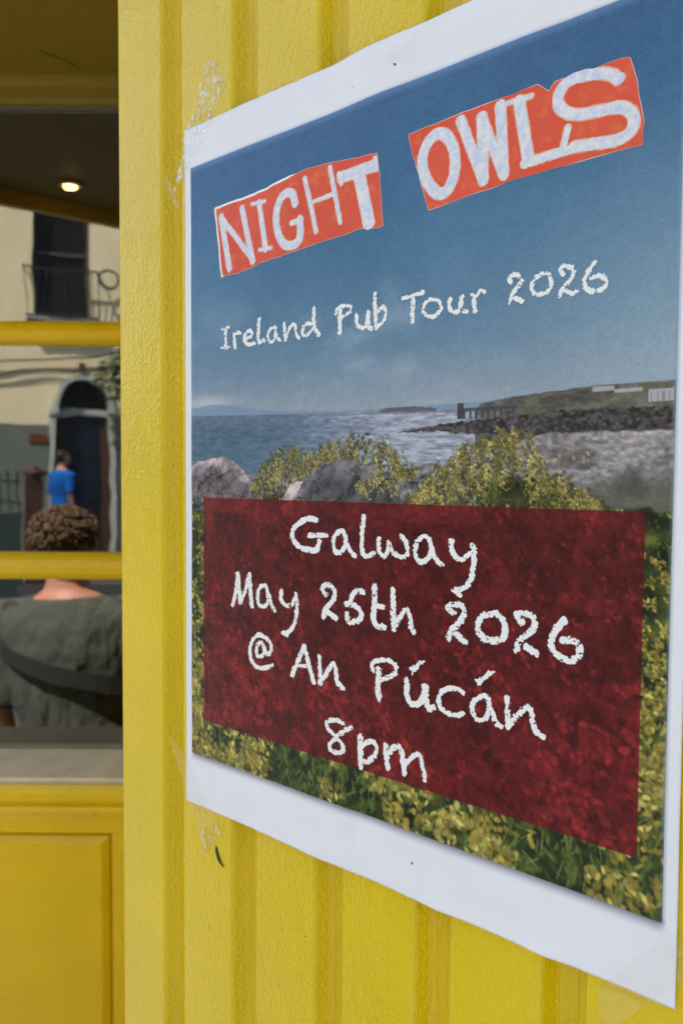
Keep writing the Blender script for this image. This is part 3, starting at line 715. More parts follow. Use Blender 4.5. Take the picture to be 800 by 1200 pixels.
  (3.6, [(140.5,347.0),(140.9,362.6)]),
  (2.8, [(141.8,350.9),(147.3,347.6),(150.8,349.5),(149.9,354.1),(145.6,358.4),(141.8,359.4)]),
  (3.3, [(156.6,347.8),(157.9,359.1)]),
  (3.2, [(158.7,350.6),(163.6,346.4),(166.5,348.8),(168.1,359.2)]),
  (2.7, [(168.6,354.4),(172.0,350.3),(176.9,347.2),(178.8,353.0),(180.2,359.2)]),
 ],
}

def catmull(pts, k=6):
    p = np.array(pts, float)
    if len(p) < 3: return p
    closed = np.hypot(*(p[0]-p[-1])) < .8
    q = np.vstack([p[-2] if closed else 2*p[0]-p[1], p, p[1] if closed else 2*p[-1]-p[-2]]); out = []
    for i in range(1, len(q)-2):
        for t in np.linspace(0, 1, k, endpoint=False):
            a, b, c, d = q[i-1], q[i], q[i+1], q[i+2]
            out.append(.5*(2*b+(c-a)*t+(2*a-5*b+4*c-d)*t*t+(3*b-3*c+d-a)*t**3))
    out.append(q[-2]); return np.array(out)
def sdf_strokes(u, v, strokes, grow=0.0):
    F = np.full(u.shape, 9.0)
    for w, pts in strokes:
        if w == 0: F = np.minimum(F, sdf_poly(u, v, pts)-grow); continue
        p = catmull(pts); R = w/2+3
        sel = (u > p[:, 0].min()-R)&(u < p[:, 0].max()+R)&(v > p[:, 1].min()-R)&(v < p[:, 1].max()+R)
        if not sel.any(): continue
        x = u[sel]; y = v[sel]; d = np.full(x.shape, 99.0)
        for a, b in zip(p[:-1], p[1:]):
            e = b-a; L = max(e@e, 1e-9); t = np.clip(((x-a[0])*e[0]+(y-a[1])*e[1])/L, 0, 1)
            d = np.minimum(d, np.hypot(x-a[0]-t*e[0], y-a[1]-t*e[1]))
        F[sel] = np.minimum(F[sel], d-w/2-grow)
    return F
def sdf_poly(u, v, pts):
    d = np.full(u.shape, 99.0); ins = np.zeros(u.shape, bool)
    for (x0, y0), (x1, y1) in zip(pts, pts[1:]+pts[:1]):
        ex, ey = x1-x0, y1-y0; t = np.clip(((u-x0)*ex+(v-y0)*ey)/max(ex*ex+ey*ey, 1e-9), 0, 1)
        d = np.minimum(d, np.hypot(u-x0-t*ex, v-y0-t*ey))
        c = ((y0 > v) != (y1 > v)); 
        if y1 != y0: ins ^= c&(u < (x1-x0)*(v-y0)/(y1-y0)+x0)
    return np.where(ins, -d, d)
def contour_mesh(name, u0, u1, v0, v1, h, field, lift, m, parent):
    nx = int((u1-u0)/h)+1; ny = int((v1-v0)/h)+1
    U, V = np.meshgrid(u0+np.arange(nx+1)*h, v0+np.arange(ny+1)*h); F = field(U, V); F[0] = F[-1] = 1; F[:, 0] = F[:, -1] = 1
    F = np.where(np.abs(F) < 1e-4, 1e-4, F); ins = F < 0
    idx = np.full(F.shape, -1); idx[ins] = np.arange(ins.sum()); vu = list(U[ins]); vv = list(V[ins]); faces = []; cut = {}
    code = ins[:-1, :-1]*1+ins[:-1, 1:]*1+ins[1:, 1:]*1+ins[1:, :-1]*1
    J, I = np.nonzero(code == 4); faces += list(zip(idx[J, I].tolist(), idx[J+1, I].tolist(), idx[J+1, I+1].tolist(), idx[J, I+1].tolist()))
    J, I = np.nonzero((code > 0)&(code < 4))
    for j, i in zip(J.tolist(), I.tolist()):
        cs = [(j, i), (j+1, i), (j+1, i+1), (j, i+1)]; poly = []
        for k in range(4):
            a, b = cs[k], cs[(k+1) % 4]
            if ins[a]: poly.append(int(idx[a]))
            if ins[a] != ins[b]:
                key = (a, b) if a < b else (b, a)
                if key not in cut:
                    t = F[key[0]]/(F[key[0]]-F[key[1]]); cut[key] = len(vu)
                    vu.append(U[key[0]]*(1-t)+U[key[1]]*t); vv.append(V[key[0]]*(1-t)+V[key[1]]*t)
                poly.append(cut[key])
        if len(poly) >= 3: faces.append(tuple(poly))
    co = PL(np.array(vu), np.array(vv), lift)
    me = bpy.data.meshes.new(name); me.from_pydata(co.tolist(), [], faces); me.update()
    me.polygons.foreach_set('use_smooth', np.ones(len(me.polygons), bool))
    return link(name, me, m, parent)
def chalk(strokes, seed):
    def f(u, v):
        F = sdf_strokes(u, v, strokes)
        F = F+(vnoise(u, v, 1.3, seed)-.5)*.85+(vnoise(u*1.6, v*.7, .8, seed+1)-.5)*.6
        hole = (vnoise(u*.7+v*.5, v*1.1-u*.4, .75, seed+2) > .80)&(vnoise(u, v, 6, seed+3) > .46)&(F < -.15)
        rim = (vnoise(u*1.4, v*1.4, 1.0, seed+4) > .74)&(F > -.75)
        F = np.where(rim, np.maximum(F, F+.55), F)
        return np.where(hole, .25, F)
    return f
def bbox(st, pad=3):
    p = np.array([q for w, pts in st for q in pts]); w = max(x for x, _ in st)/2+pad
    return p[:, 0].min()-w, p[:, 0].max()+w, p[:, 1].min()-w, p[:, 1].max()+w
M['ink_white'] = plain('white_print', (.85, .86, .85), .42, .03, 900)
n = NB('lavender_white_print'); p = n.pos()
n.l(n.mix(n.ramp(n.noise(p, 330, 4, .7), .40, (0, 0, 0, 1), .62, (1, 1, 1, 1)), (.76, .76, .76, 1), (.55, .60, .78, 1)), n.b.inputs['Base Color']); n.set(Roughness=.4); M['ink_lav'] = n.m
n = NB('orange_red_print'); p = n.pos()
n.l(n.mix(n.ramp(n.noise(p, 160, 5, .65), .52, (0, 0, 0, 1), .80, (1, 1, 1, 1)), n.ramp(n.noise(p, 22, 3), .3, (.66, .075, .030, 1), .7, (.75, .105, .050, 1)), (.78, .20, .06, 1)), n.b.inputs['Base Color']); n.set(Roughness=.4, Specular_IOR_Level=.25); M['ink_red'] = n.m
M['ink_halo'] = plain('pale_orange_halo', (.80, .42, .30), .4, .12, 500)
for key, lab in (('night', 'orange red torn strip reading NIGHT in white letters'), ('owls', 'orange red torn strip reading OWLS in white letters')):
    pp = STROKES[key+'_patch'][0][1]; st = STROKES[key]
    u0 = min(a for a, b in pp)-3; u1 = max(a for a, b in pp)+3; v0 = min(b for a, b in pp)-3; v1 = max(b for a, b in pp)+3
    wig = lambda u, v: (vnoise(u, v, 5, 301)-.5)*.7
    if key == 'night': white = lambda u, v: sdf_poly(u, v, pp)+wig(u, v)-1.15*sm(95-u, 0, 8)*sm(66-v+(40-u).clip(0)*6, 0, 4)-.15
    else: white = lambda u, v: sdf_poly(u, v, pp)+wig(u, v)-.30+.3*vnoise(u, v, 12, 9)
    pw = contour_mesh('title_strip', u0, u1, v0, v1, .6, lambda u, v: sdf_poly(u, v, pp)+wig(u, v), .30, M['ink_red'], poster); tag(pw, lab)
    we = contour_mesh('white_edge', u0, u1, v0, v1, .6, white, .22, M['ink_white'], pw)
    contour_mesh('letter_halo', u0, u1, v0, v1, .35, lambda u, v: np.maximum(sdf_strokes(u, v, st, .42)+(vnoise(u, v, 1.6, 55)-.5)*.5, sdf_poly(u, v, pp)+.2), .36, M['ink_halo'], pw)
    contour_mesh('lettering', u0, u1, v0, v1, .35, lambda u, v: sdf_strokes(u, v, st, -.05)+(vnoise(u, v, 1.8, 56)-.5)*.5+(vnoise(u, v, .8, 57)-.5)*.25, .42, M['ink_lav'], pw)
for i, (key, par) in enumerate((('tour', poster), ('galway', red), ('may', red), ('pucan', red), ('eight', red))):
    st = STROKES[key]; b_ = bbox(st)
    contour_mesh('lettering', *b_, .27, chalk(st, 400+i*10), .36, M['ink_white'], par)
# pin holes in the margins
M['hole'] = plain('pin_hole_dark', (.02, .018, .015), .8)
for cu, cv, r_ in ((158.6, 13.4, .62), (173.5, 402.6, .55), (132.4, 15.6, .28)):
    a_ = np.linspace(0, 2*np.pi, 11)[:-1]
    co = PL(cu+r_*np.cos(a_)*1.0, cv+r_*1.2*np.sin(a_+.4), .16)
    link('pin_hole', pymesh('pin_hole', co, [tuple(range(10))]), M['hole'], poster)

# ------------------------------------------------------------------ clear tape at the corners
def tape_mat(name, wr, amount, sparkle):
    n = NB(name); t = n.t; t.nodes.remove(n.b); p = n.mapping(n.pos(), (1, 1, .55))
    tr = n.n('BsdfTransparent'); tr.inputs[0].default_value = (.99, .99, .98, 1)
    gl = n.n('BsdfGlossy'); gl.inputs['Roughness'].default_value = .06
    n.l(n.bump(n.noise(p, 240, 2, .5), wr), gl.inputs['Normal'])
    df = n.n('BsdfDiffuse'); df.inputs[0].default_value = (.8, .8, .78, 1)
    m0 = n.n('MixShader'); m0.inputs[0].default_value = amount; n.l(tr.outputs[0], m0.inputs[1]); n.l(df.outputs[0], m0.inputs[2])
    mx = n.n('MixShader'); n.l(m0.outputs[0], mx.inputs[1]); n.l(gl.outputs[0], mx.inputs[2])
    n.l(n.ramp(n.noise(p, 300, 2, .6), .50, (.04, .04, .04, 1), .62, (sparkle,)*3+(1,)), mx.inputs[0])
    n.l(mx.outputs[0], n.out.inputs[0]); return n.m
M['tape'] = tape_mat('clear_tape', .0003, .03, .06); M['tape_wrinkled'] = tape_mat('wrinkled_clear_tape', .0026, .0, .40)
def tape(quad, nx, ny, m, label, wr=0.0, seed=1, tip=None):
    q = [np.array(p, float) for p in quad]; vs = []; fs = []
    base = wall_pt(q[0][0]/1000, 0, CZ+Z0-q[0][1]/1000)
    rr = np.random.default_rng(seed)
    for j in range(ny+1):
        for i in range(nx+1):
            s, t = i/nx, j/ny
            p = (q[0]*(1-s)+q[1]*s)*(1-t)+(q[3]*(1-s)+q[2]*s)*t
            if j in (0, ny): p = p+rr.normal(0, .45, 2)
            on = (0 <= p[0] <= PW) and (0 <= p[1] <= PH)
            du = max(0-p[0], p[0]-PW, 0); dv_ = max(0-p[1], p[1]-PH, 0); d_ = math.hypot(du, dv_)
            w0 = float(wave(np.clip(p[0], 0, PW), np.clip(p[1], 0, PH)))+.55
            h = w0 if on else max(.5, w0*math.exp(-d_/4.0))
            h += wr*abs(float(fbm(p[0]*1.0, p[1]*.55, 4.5, seed+9, 3))-.5)*4*(0.15 if on else 1)
            if tip and t > .78: h += tip*(t-.78)/.22*(1+.6*math.sin(s*9))
            P = wall_pt(p[0]/1000, h/1000, CZ+Z0-p[1]/1000)-base
            vs.append(P)
    for j in range(ny):
        for i in range(nx): a = j*(nx+1)+i; fs.append((a, a+1, a+nx+2, a+nx+1))
    a_, b_, c_ = vs[fs[0][0]], vs[fs[0][1]], vs[fs[0][2]]
    if (b_-a_).cross(c_-a_).dot(NV) > 0: fs = [f_[::-1] for f_ in fs]
    o = link('clear_tape', pymesh('clear_tape', vs, fs), m, None, True); o.location = base
    if tip:
        o.data.materials.append(M['tape_wrinkled'])
        for k_, pl in enumerate(o.data.polygons):
            if k_//nx > ny*.80: pl.material_index = 1
    return tag(o, label, 'tape')
tape([(-13, 36), (12, 17), (40, -20), (20, -38)], 30, 60, M['tape_wrinkled'], "wrinkled shiny clear tape over the poster's upper corner beside the window", 1.0, 3)
tape([(-21, 380), (1.5, 393.5), (34, 430), (18.4, 449.5)], 24, 50, M['tape'], "clear tape with a crumpled loose end at the poster's lower corner beside the window", .35, 5, tip=1.6)
tape([(268, 445), (266, 424.5), (294, 390.5), (312, 392)], 24, 40, M['tape'], "flat clear tape across the poster's lower corner farthest from the window", .2, 8)
tape([(255, -18), (275, -22), (318, 22), (304, 34)], 24, 40, M['tape'], "flat clear tape across the poster's upper corner farthest from the window", .2, 11)
# loose sliver of old tape beside the upper corner
tape([(-22, 25), (-17.5, 23), (-6.5, 44), (-8.5, 47)], 6, 20, M['tape'], "thin torn sliver of old tape in the groove beside the poster", .6, 14)

# ------------------------------------------------------------------ people
def person(name, loc, rz, sc, mats, label, curly, band=False, tilt=0, seed=1, wide=1.0):
    r = random.Random(seed)
    root = empty(name, loc, rz, label, 'person'); root.scale = (sc*wide, sc*wide, sc)
    torso = [(0, 0, .80, .160, .115), (0, 0, .88, .163, .118), (0, .005, 1.00, .150, .108), (0, .008, 1.12, .165, .115), (0, .010, 1.22, .178, .120), (0, .012, 1.30, .182, .108), (0, .014, 1.345, .150, .088), (0, .014, 1.375, .095, .070), (0, .010, 1.40, .064, .060), (0, .0, 1.45, .058, .058), (0, -.008, 1.50, .056, .060)]
    sh = 1.315
    def arm(s, g=0.0, cut=1.0):
        pts = [(s*.150, .012, sh), (s*.195, .012, sh-.03), (s*.215, .02, 1.18), (s*.225, .035, 1.05), (s*.225, .01, .93), (s*.222, -.03, .82)]
        rad = [.058, .056, .047, .041, .034, .027]
        k = max(2, int(round(len(pts)*cut))); return pts[:k], [x+g for x in rad[:k]]
    def leg(s, g=0.0):
        return ([(s*.085, 0, .84), (s*.092, 0, .70), (s*.095, -.006, .47), (s*.098, .008, .30), (s*.10, .012, .10), (s*.10, .012, .06)], [x+g for x in (.092, .082, .058, .055, .036, .036)])
    def remesh(o, vox, it=8):
        m_ = o.modifiers.new('skin', 'REMESH'); m_.mode = 'VOXEL'; m_.voxel_size = vox; m_.use_smooth_shade = True
        s_ = o.modifiers.new('soft', 'SMOOTH'); s_.factor = .5; s_.iterations = it
    b = MB(); b.rings(torso)
    b.rings([(0, -.010, 1.455, .046, .055), (0, -.022, 1.475, .060, .078), (0, -.020, 1.51, .070, .090), (0, -.014, 1.545, .077, .097), (0, -.008, 1.58, .076, .096), (0, -.004, 1.61, .060, .078), (0, -.002, 1.628, .030, .040)])
    b.tube([(0, -.105, 1.555), (0, -.122, 1.525), (0, -.112, 1.515)], [.009, .014, .009]); b.tube([(-.022, -.105, 1.487), (0, -.112, 1.487), (.022, -.105, 1.487)], .008)
    for s in (-1, 1):
        b.tube([(s*.072, -.005, 1.56), (s*.086, .004, 1.548), (s*.084, 0, 1.525), (s*.074, -.005, 1.515)], [.010, .012, .011, .008])
        p_, r_ = arm(s); b.tube(p_, r_, 12); p_, r_ = leg(s); b.tube(p_, r_, 12)
        hx, hy, hz = s*.222, -.032, .80
        b.ball((hx, hy-.006, hz-.035), .018, .038, .048)
        for k, (dy, L) in enumerate(((-.033, .062), (-.012, .074), (.009, .068), (.028, .052))):
            b.tube([(hx, hy+dy, hz-.065), (hx-s*.004, hy+dy-.006, hz-.065-L*.55), (hx-s*.016, hy+dy-.014, hz-.065-L)], [.0095, .0088, .0075], 8)
        b.tube([(hx-s*.004, hy-.030, hz-.012), (hx-s*.016, hy-.054, hz-.045), (hx-s*.024, hy-.058, hz-.075)], [.012, .010, .008], 8)
    body = b.build('body', mats[0], root); remesh(body, .0065, 4)
    for s in (-1, 1): MB().ball((s*.031, -.098, 1.552), .012, .008, .008).build('eye', mats[5], root, True)
    t = MB(); t.rings([(a, c, z, rx+.016, ry+.018) for a, c, z, rx, ry in torso[:8]]+[(0, .012, 1.372, .086, .074)])
    for s in (-1, 1):
        p_, r_ = arm(s, .017, .68); t.tube(p_, r_, 14)
    shirt = t.build('t_shirt', mats[1], root); remesh(shirt, .009, 5)
    t = MB()
    for s in (-1, 1): p_, r_ = leg(s, .018); t.tube(p_, r_, 14)
    t.rings([(0, 0, .78, .172, .128), (0, 0, .90, .172, .130)])
    remesh(t.build('trousers', mats[2], root), .010, 4)
    for s in (-1, 1):
        t = MB(); t.rings([(s*.10, -.045, .0, .045, .125), (s*.10, -.045, .03, .046, .125), (s*.10, -.035, .055, .042, .105), (s*.10, .0, .085, .040, .062)]); remesh(t.build('shoe', mats[4], root), .008, 4)
    h = MB()                      # hair: cap with tufts
    h.rings([(0, .028, 1.475, .050, .058), (0, .026, 1.50, .070, .070), (0, .018, 1.54, .081, .084), (0, .008, 1.575, .083, .098), (0, .0, 1.61, .072, .090), (0, .0, 1.635, .046, .058), (0, .0, 1.645, .015, .02)])
    for k in range(900 if curly else 260):
        an = r.uniform(0, 6.28); el = math.asin(r.uniform(-.45, 1)); dx, dy, dz = math.cos(el)*math.cos(an), math.cos(el)*math.sin(an), math.sin(el)
        if dy < -.35 and dz < .45: continue
        P = Vector((dx*.082, .010+dy*.092, 1.565+dz*.078)); nn = Vector((dx, dy, dz)); tg = Vector((r.gauss(0, 1), r.gauss(0, 1), r.gauss(0, 1))).cross(nn).normalized()
        L = r.uniform(.010, .020) if curly else .012
        h.tube([P-nn*.004, P+nn*L*.45+tg*L*.25, P+nn*L*.75+tg*L*.75, P+nn*L*.6+tg*L*1.15], [.0042, .0040, .0030, .0010], 5)
    h.build('hair', mats[3], root, True)
    if band:  # dark band round the torso, sloping down across the back
        pts = []
        for k in range(33):
            an = 2*math.pi*k/32; x = math.sin(an); 
            px = x*.196; z = 1.18-.075*x; py = .012+math.cos(an)*.147
            pts.append(Vector((px, py, z)))
        mb = MB(); 
        for p_ in pts:
            rad = Vector((p_.x, p_.y-.012, 0)).normalized()*.004
            for dz, dr in ((.026, 0), (.026, 1), (-.026, 1), (-.026, 0)): mb.v.append(tuple(p_+rad*dr+Vector((0, 0, dz))))
        for k in range(32):
            for j in range(4): mb.f.append((k*4+j, k*4+(j+1) % 4, k*4+4+(j+1) % 4, k*4+4+j))
        mb.build('back_band', mats[6], root)
    root.rotation_euler = (0, tilt, rz)
    return root
def skin_mat(name, c):
    n = NB(name); n.l(n.ramp(n.noise(n.pos(), 40, 4), .3, rgba([x*.9 for x in c]), .7, rgba(c)), n.b.inputs['Base Color']); n.set(Roughness=.5); return n.m
M['skin'] = skin_mat('sunburnt_skin', (.62, .27, .17)); M['skin2'] = skin_mat('tanned_skin', (.45, .24, .15))
def cloth(name, c):
    n = NB(name); p = n.pos()
    n.l(n.ramp(n.noise(p, 20, 4), .3, rgba([x*.85 for x in c]), .7, rgba(c)), n.b.inputs['Base Color']); n.set(Roughness=.9, Specular_IOR_Level=.2)
    n.l(n.bump(n.noise(n.mapping(p, (1, 1, .5)), 9, 3), .05), n.b.inputs['Normal']); return n.m
M['grey_cloth'] = cloth('charcoal_cotton', (.10, .105, .085)); M['blue_cloth'] = cloth('blue_cotton', (.008, .11, .42)); M['dark_cloth'] = cloth('dark_denim', (.03, .035, .05))
M['hair_brown'] = plain('brown_hair', (.13, .075, .03), .5, .5, 60); M['hair_dark'] = plain('dark_hair', (.03, .022, .015), .5, .3, 60)
M['eye'] = plain('eye', (.2, .17, .14), .2); M['dark_band'] = plain('dark_band_matt', (.022, .024, .022), .8); M['shoe'] = plain('dark_shoe', (.03, .03, .03), .5)
person('person', (-.734, .13, -.02), .10, 1.0, (M['skin'], M['grey_cloth'], M['dark_cloth'], M['hair_brown'], M['shoe'], M['eye'], M['dark_band']),
       'person in charcoal t-shirt with short curly brown hair standing with back to the window', True, True, tilt=math.radians(-4), seed=3, wide=1.09)
person('person', (-4.14, -8.87, .33), .7, 1.07, (M['skin2'], M['blue_cloth'], M['dark_cloth'], M['hair_dark'], M['shoe'], M['eye'], M['dark_band']),
       'person in bright blue t-shirt on the steps of the arched doorway', False, seed=4)

# ------------------------------------------------------------------ house across the street (seen in the glass)
house = empty('town_house', FO, FROT, 'cream rendered town house with arched doorway across the street', 'house')
def hb(name, m, q0, q1, y0, y1, z0, z1, parent=house, bevel=0):   # q runs opposite to local x
    return box(name, m, parent, -q1, -q0, y0, y1, z0, z1, bevel=bevel)
DQ = .383; RX, RZ, ZS = .43, .47, 2.785
HW0, HW1, HH = -7.0, 5.0, 7.6
winq = [(-.339, .48)]+[(-.339+2.6*k, .48+2.6*k) for k in (-2, -1, 1)]
ups = sorted(winq); Z1, Z2 = 4.235, 6.35
wm = MB()
def wbx(q0, q1, z0, z1): wm.box(-q1, -q0, 0, .32, z0, z1)
wbx(HW0, DQ-RX, 0, ZS); wbx(DQ+RX, HW1, 0, ZS)
wbx(HW0, DQ-RX, ZS, Z1); wbx(DQ+RX, HW1, ZS, Z1)
K = 24; arc = [(DQ-RX*math.cos(math.pi*k/K), ZS+RZ*math.sin(math.pi*k/K)) for k in range(K+1)]
for (qa, za), (qb, zb) in zip(arc[:-1], arc[1:]):
    v = [(-qa, 0, za), (-qb, 0, zb), (-qb, 0, Z1), (-qa, 0, Z1), (-qa, .32, za), (-qb, .32, zb), (-qb, .32, Z1), (-qa, .32, Z1)]
    wm.add(v, [(3, 2, 1, 0), (4, 5, 6, 7), (0, 1, 5, 4), (2, 3, 7, 6)])
last = HW0
for a_, b_ in ups: wbx(last, a_, Z1, Z2); last = b_
wbx(last, HW1, Z1, Z2); wbx(HW0, HW1, Z2, HH)
wm.build('wall', M['cream'], house)
hb('back_wall', M['interior'], HW0, HW1, .9, 1.0, 0, HH)
hb('cornice', M['stone'], HW0-.1, HW1+.1, -.16, .4, HH, HH+.22)
rf = MB().extrude_x([(-.25, HH+.22), (4.6, HH+2.4), (9.4, HH+.22)], -HW1-.1, -HW0+.1).build('roof', M['slate'], house)
ch = MB().box(2.0, 3.0, 4.1, 5.0, HH+1.6, HH+3.4).build('chimney', M['cream'], rf)
hb('grey_green_face', M['grey_green_face'], HW0, -.125, -.012, -.0005, 0, 2.55); hb('grey_green_face', M['grey_green_face'], .892, HW1, -.012, -.0005, 0, 2.55)  # darker grey-green sheets over the lower part of the cream wall
# door surround: arch ring and jambs
mb = MB(); O = .075
for (r0, y0) in ((0.0, -.045), (O, -.045), (O, .10), (0.0, .10)):
    for k in range(K+1):
        mb.v.append((-(DQ-(RX+r0)*math.cos(math.pi*k/K)), y0, ZS+(RZ+r0)*math.sin(math.pi*k/K)))
for i in range(4):
    for k in range(K): a0 = i*(K+1)+k; b0 = ((i+1) % 4)*(K+1)+k; mb.f.append((a0, b0, b0+1, a0+1))
mb.build('arch_moulding', M['stone'], house)
hb('keystone', M['door_brown'], DQ-.055, DQ+.035, -.08, -.002, 3.40, 3.53)
for s in (-1, 1):
    q0, q1 = sorted((DQ+s*(RX-.002), DQ+s*(RX+O)))
    hb('jamb', M['stone'], q0, q1, -.045, .10, 0, ZS-.08); hb('impost', M['stone'], q0-.02, q1+.02, -.07, .10, ZS-.079, ZS-.001)
dr = hb('door', M['door_navy'], DQ-.27, DQ+.27, .20, .25, .335, 2.62)
for (z0, z1) in ((.5, 1.2), (1.32, 1.9), (2.02, 2.5)):
    for s in (-1, 1): q0, q1 = sorted((DQ+s*.04, DQ+s*.23)); hb('door_panel', M['door_navy'], q0, q1, .188, .1995, z0, z1, bevel=.01)
for s in (-1, 1):
    q0, q1 = sorted((DQ+s*.272, DQ+s*RX)); hb('sidelight', M['door_brown'], q0, q1, .19, .26, .335, 2.62)
hb('transom', M['stone'], DQ-RX, DQ+RX, .12, .27, 2.66, 2.775); hb('door_head', M['door_brown'], DQ-RX, DQ+RX, .19, .26, 2.622, 2.659)
fan = MB(); fan.add([(-DQ, .22, ZS-.01)]+[(-(DQ-(RX+.01)*math.cos(math.pi*k/K)), .22, ZS-.01+(RZ+.02)*math.sin(math.pi*k/K)) for k in range(K+1)], [(0, k+1, k+2) for k in range(K)])
fo = fan.build('fanlight', M['dark_glass'], house)
for k in range(1, 6):
    an = math.pi*k/6; MB().tube([(-DQ, .212, ZS), (-(DQ-RX*math.cos(an)), .212, ZS+RZ*math.sin(an))], .010, 6).build('fanlight_bar', M['dark_frame'], fo)
hb('plaque', M['plaque'], -.432, -.159, -.03, -.0125, 2.227, 2.381)
for a_, b_ in ups:
    w_ = hb('window', M['dark_glass'], a_, b_, .20, .215, Z1, Z2)
    for q0, q1, z0, z1 in ((a_, a_+.055, Z1, Z2), (b_-.055, b_, Z1, Z2), (a_+.055, b_-.055, Z2-.06, Z2), (a_+.055, b_-.055, Z1, Z1+.07), (a_+.055, b_-.055, 5.22, 5.27)):
        hb('sash', M['dark_frame'], q0, q1, .165, .1995, z0, z1, parent=w_)
    hb('window_sill', M['stone'], a_-.09, b_+.09, -.09, .165, Z1-.09, Z1-.002)
# neighbours on both sides; unseen brick and slate ones added to darken wall reflections
for q0, q1, m_, hh, lab in ((-31.0, -17.05, 'brick', 7.4, 'added unseen red brick terrace house for dark reflections beyond the grey rendered one'), (-47.0, -31.05, 'slate', 8.0, 'added unseen dark slate-hung house for dark reflections at the far end of the terrace'), (-17.0, -7.05, 'grey_green_face', 8.4, 'grey rendered terrace house beside the cream house away from the shrub'), (5.05, 15.0, 'stone', 7.0, 'pale stone terrace house beside the wall shrub')):
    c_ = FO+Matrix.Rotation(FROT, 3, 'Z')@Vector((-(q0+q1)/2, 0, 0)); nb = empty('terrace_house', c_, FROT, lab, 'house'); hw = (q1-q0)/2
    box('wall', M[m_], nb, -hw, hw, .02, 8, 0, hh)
    MB().extrude_x([(-.2, hh), (4, hh+2.2), (8.2, hh)], -hw, hw).build('roof', M['slate'], nb)
    for x in (-3.4, -.6, 2.2):
        for z in (1.0, 4.3):
            w_ = box('window', M['dark_glass'], nb, x, x+1.0, -.01, .016, z, z+1.7)
            for bx_ in ((x-.06, x, -.03, .018, z-.06, z+1.76), (x+1.0, x+1.06, -.03, .018, z-.06, z+1.76), (x, x+1, -.03, .018, z+1.7, z+1.76), (x-.06, x+1.06, -.06, .018, z-.14, z-.061), (x, x+1, -.025, -.011, z+.82, z+.87)): box('frame', M['cream'], w_, *bx_)
# iron balcony under the first-floor window
def fq(q, y, z): return FO+Matrix.Rotation(FROT, 3, 'Z')@Vector((-q, y, z))
bal = empty('iron_balcony', fq(.07, -.12, 4.10), FROT, 'black iron balcony below the dark first-floor window of the cream house', 'balcony')
def lb(name, m, q0, q1, y0, y1, z0, z1): return box(name, m, bal, -q1+.07, -q0+.07, y0+.12, y1+.12, z0-4.10, z1-4.10)
lb('floor_plate', M['black_iron'], -.46, .60, -.16, -.001, 4.10, 4.143)
for z in (4.20, 4.90): lb('rail', M['black_iron'], -.46, .60, -.155, -.135, z, z+.03)
for k in range(12): q_ = -.45+k*.094; lb('bar', M['black_iron'], q_, q_+.014, -.151, -.139, 4.2305, 4.8995)
for q_ in (-.46, .585):
    for z in (4.20, 4.90): lb('side_rail', M['black_iron'], q_, q_+.014, -.1345, -.001, z, z+.03)
ring = empty('ring_sign', fq(.751, -.15, 4.62), FROT, 'dark round ring on a bracket beside the iron balcony', 'sign')
N1, N2 = 32, 8; mb = MB()
for i in range(N1):
    a_ = 2*math.pi*i/N1
    for j in range(N2):
        b2 = 2*math.pi*j/N2; R_ = .150+.022*math.cos(b2); mb.v.append((R_*math.cos(a_), .022*math.sin(b2), .205+R_*math.sin(a_)))
for i in range(N1):
    for j in range(N2): mb.f.append((i*N2+j, ((i+1) % N1)*N2+j, ((i+1) % N1)*N2+(j+1) % N2, i*N2+(j+1) % N2))
mb.build('hoop', M['black_iron'], ring, True)
MB().tube([(.150, 0, .26), (.20, 0, .295)], .014).build('bracket', M['black_iron'], ring)
# steps, railing on a low wall, gate pillar
st = empty('door_steps', fq(.40, -.6, 0), FROT, 'stone steps below the arched doorway of the cream house', 'steps')
M['dark_stone'] = plain('dark_step_stone', (.06, .06, .055), .8)
box('step', M['dark_stone'], st, -.85, .85, -.55, .595, 0, .33, bevel=.01); box('step', M['dark_stone'], st, -.95, .95, -.85, -.552, 0, .165, bevel=.01)
lw = empty('iron_railing', fq(-2.6, -1.3, 0), FROT, 'spiked black iron railing on a dark green low wall before the cream house', 'railing')
box('low_wall', M['green_paint'], lw, -2.1, 2.1, -.12, .12, 0, 1.2)
for z in (1.32, 1.62): box('rail', M['black_iron'], lw, -2.1, 2.1, -.015, .015, z, z+.03)
sp_me = MB().rings([(0, 0, 0, .011, .011), (0, 0, .50, .011, .011), (0, 0, .53, .022, .010), (0, 0, .62, .001, .001)], 8); sp0 = None
for k in range(32):
    if sp0 is None: sp0 = sp_me.build('bar', M['black_iron'], lw); o_ = sp0
    else: o_ = sp0.copy(); C.objects.link(o_)
    o_.location = (-2.05+k*.131, 0, 1.199)
gp = empty('gate_pillar', fq(-.30, -1.3, 0), FROT, 'dark brown gate pillar at the end of the iron railing', 'pillar')
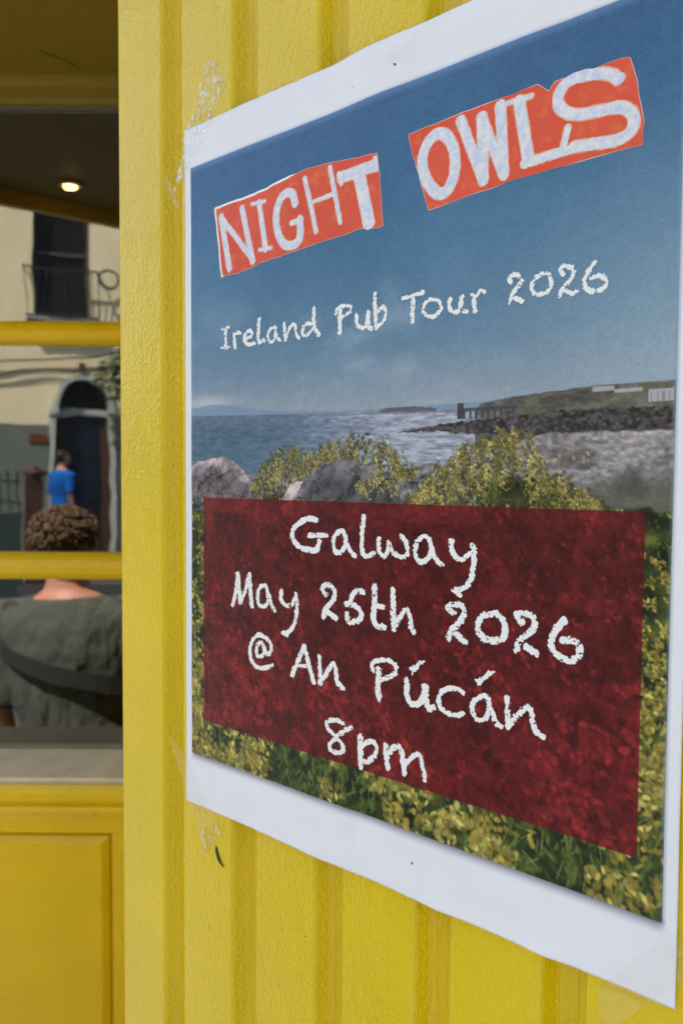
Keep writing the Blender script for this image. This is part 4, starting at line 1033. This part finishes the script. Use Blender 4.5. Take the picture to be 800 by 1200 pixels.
box('shaft', M['door_brown'], gp, -.13, .13, -.13, .13, 0, 1.72); MB().rings([(0, 0, 1.72, .19, .19), (0, 0, 1.77, .19, .19), (0, 0, 1.86, .02, .02)], 4).build('cap', M['door_brown'], gp)
# cables slung along the front
for i, (za, zb) in enumerate(((2.86, 4.20), (2.84, 3.92))):
    pts = []
    for k in range(25):
        t = k/24; pts.append(fq(HW0+t*(HW1-HW0), -.07, za+(zb-za)*t-.10*math.sin(math.pi*t)+.02))
    o_ = MB().tube([p-pts[12] for p in pts], .016, 6).build('overhead_cable', M['black_iron']); o_.location = pts[12]
    tag(o_, ('upper' if i == 0 else 'lower')+' black cable slung before the cream house above the arched doorway', 'cable')
# shrub beside the doorway
sh = empty('wall_shrub', fq(1.30, -.35, 0), FROT, 'dark green leafy shrub trained up beside the arched doorway', 'shrub')
mb = MB()
for k in range(6):
    a_ = random.uniform(0, 6.28); mb.tube([(.06*math.cos(a_), .06*math.sin(a_), 0), (.10*math.cos(a_), .05*math.sin(a_), 1.6), (.35*math.cos(a_), .15*math.sin(a_), 3.0+.3*math.sin(a_*2))], [.04, .03, .012], 7)
M['bark'] = plain('bark', (.10, .075, .05), .9); mb.build('trunk', M['bark'], sh)
mb = MB()
for k in range(2600):
    cl = random.choice([(.0, 0, 3.1, .55), (.35, -.05, 3.25, .42), (.1, 0, 2.4, .40), (-.4, 0, 2.9, .42), (.15, 0, 3.6, .40), (-.2, -.02, 1.9, .35)])
    d_ = Vector((random.gauss(0, 1), random.gauss(0, .45), random.gauss(0, 1))).normalized()*cl[3]*random.random()**.4
    P = Vector(cl[:3])+Vector((d_.x, d_.y*.6, d_.z)); a_ = Vector((random.gauss(0, 1), random.gauss(0, 1), random.gauss(0, .5))).normalized(); b_ = a_.cross(Vector((random.gauss(0, 1), random.gauss(0, 1), random.gauss(0, 1)))).normalized()
    L = random.uniform(.03, .06); mb.add([P-a_*L, P+b_*L*.45, P+a_*L, P-b_*L*.45], [(0, 1, 2, 3)])
M['leaf'] = plain('shrub_leaf', (.055, .095, .03), .55, .4, 5); mb.build('crown', M['leaf'], sh)
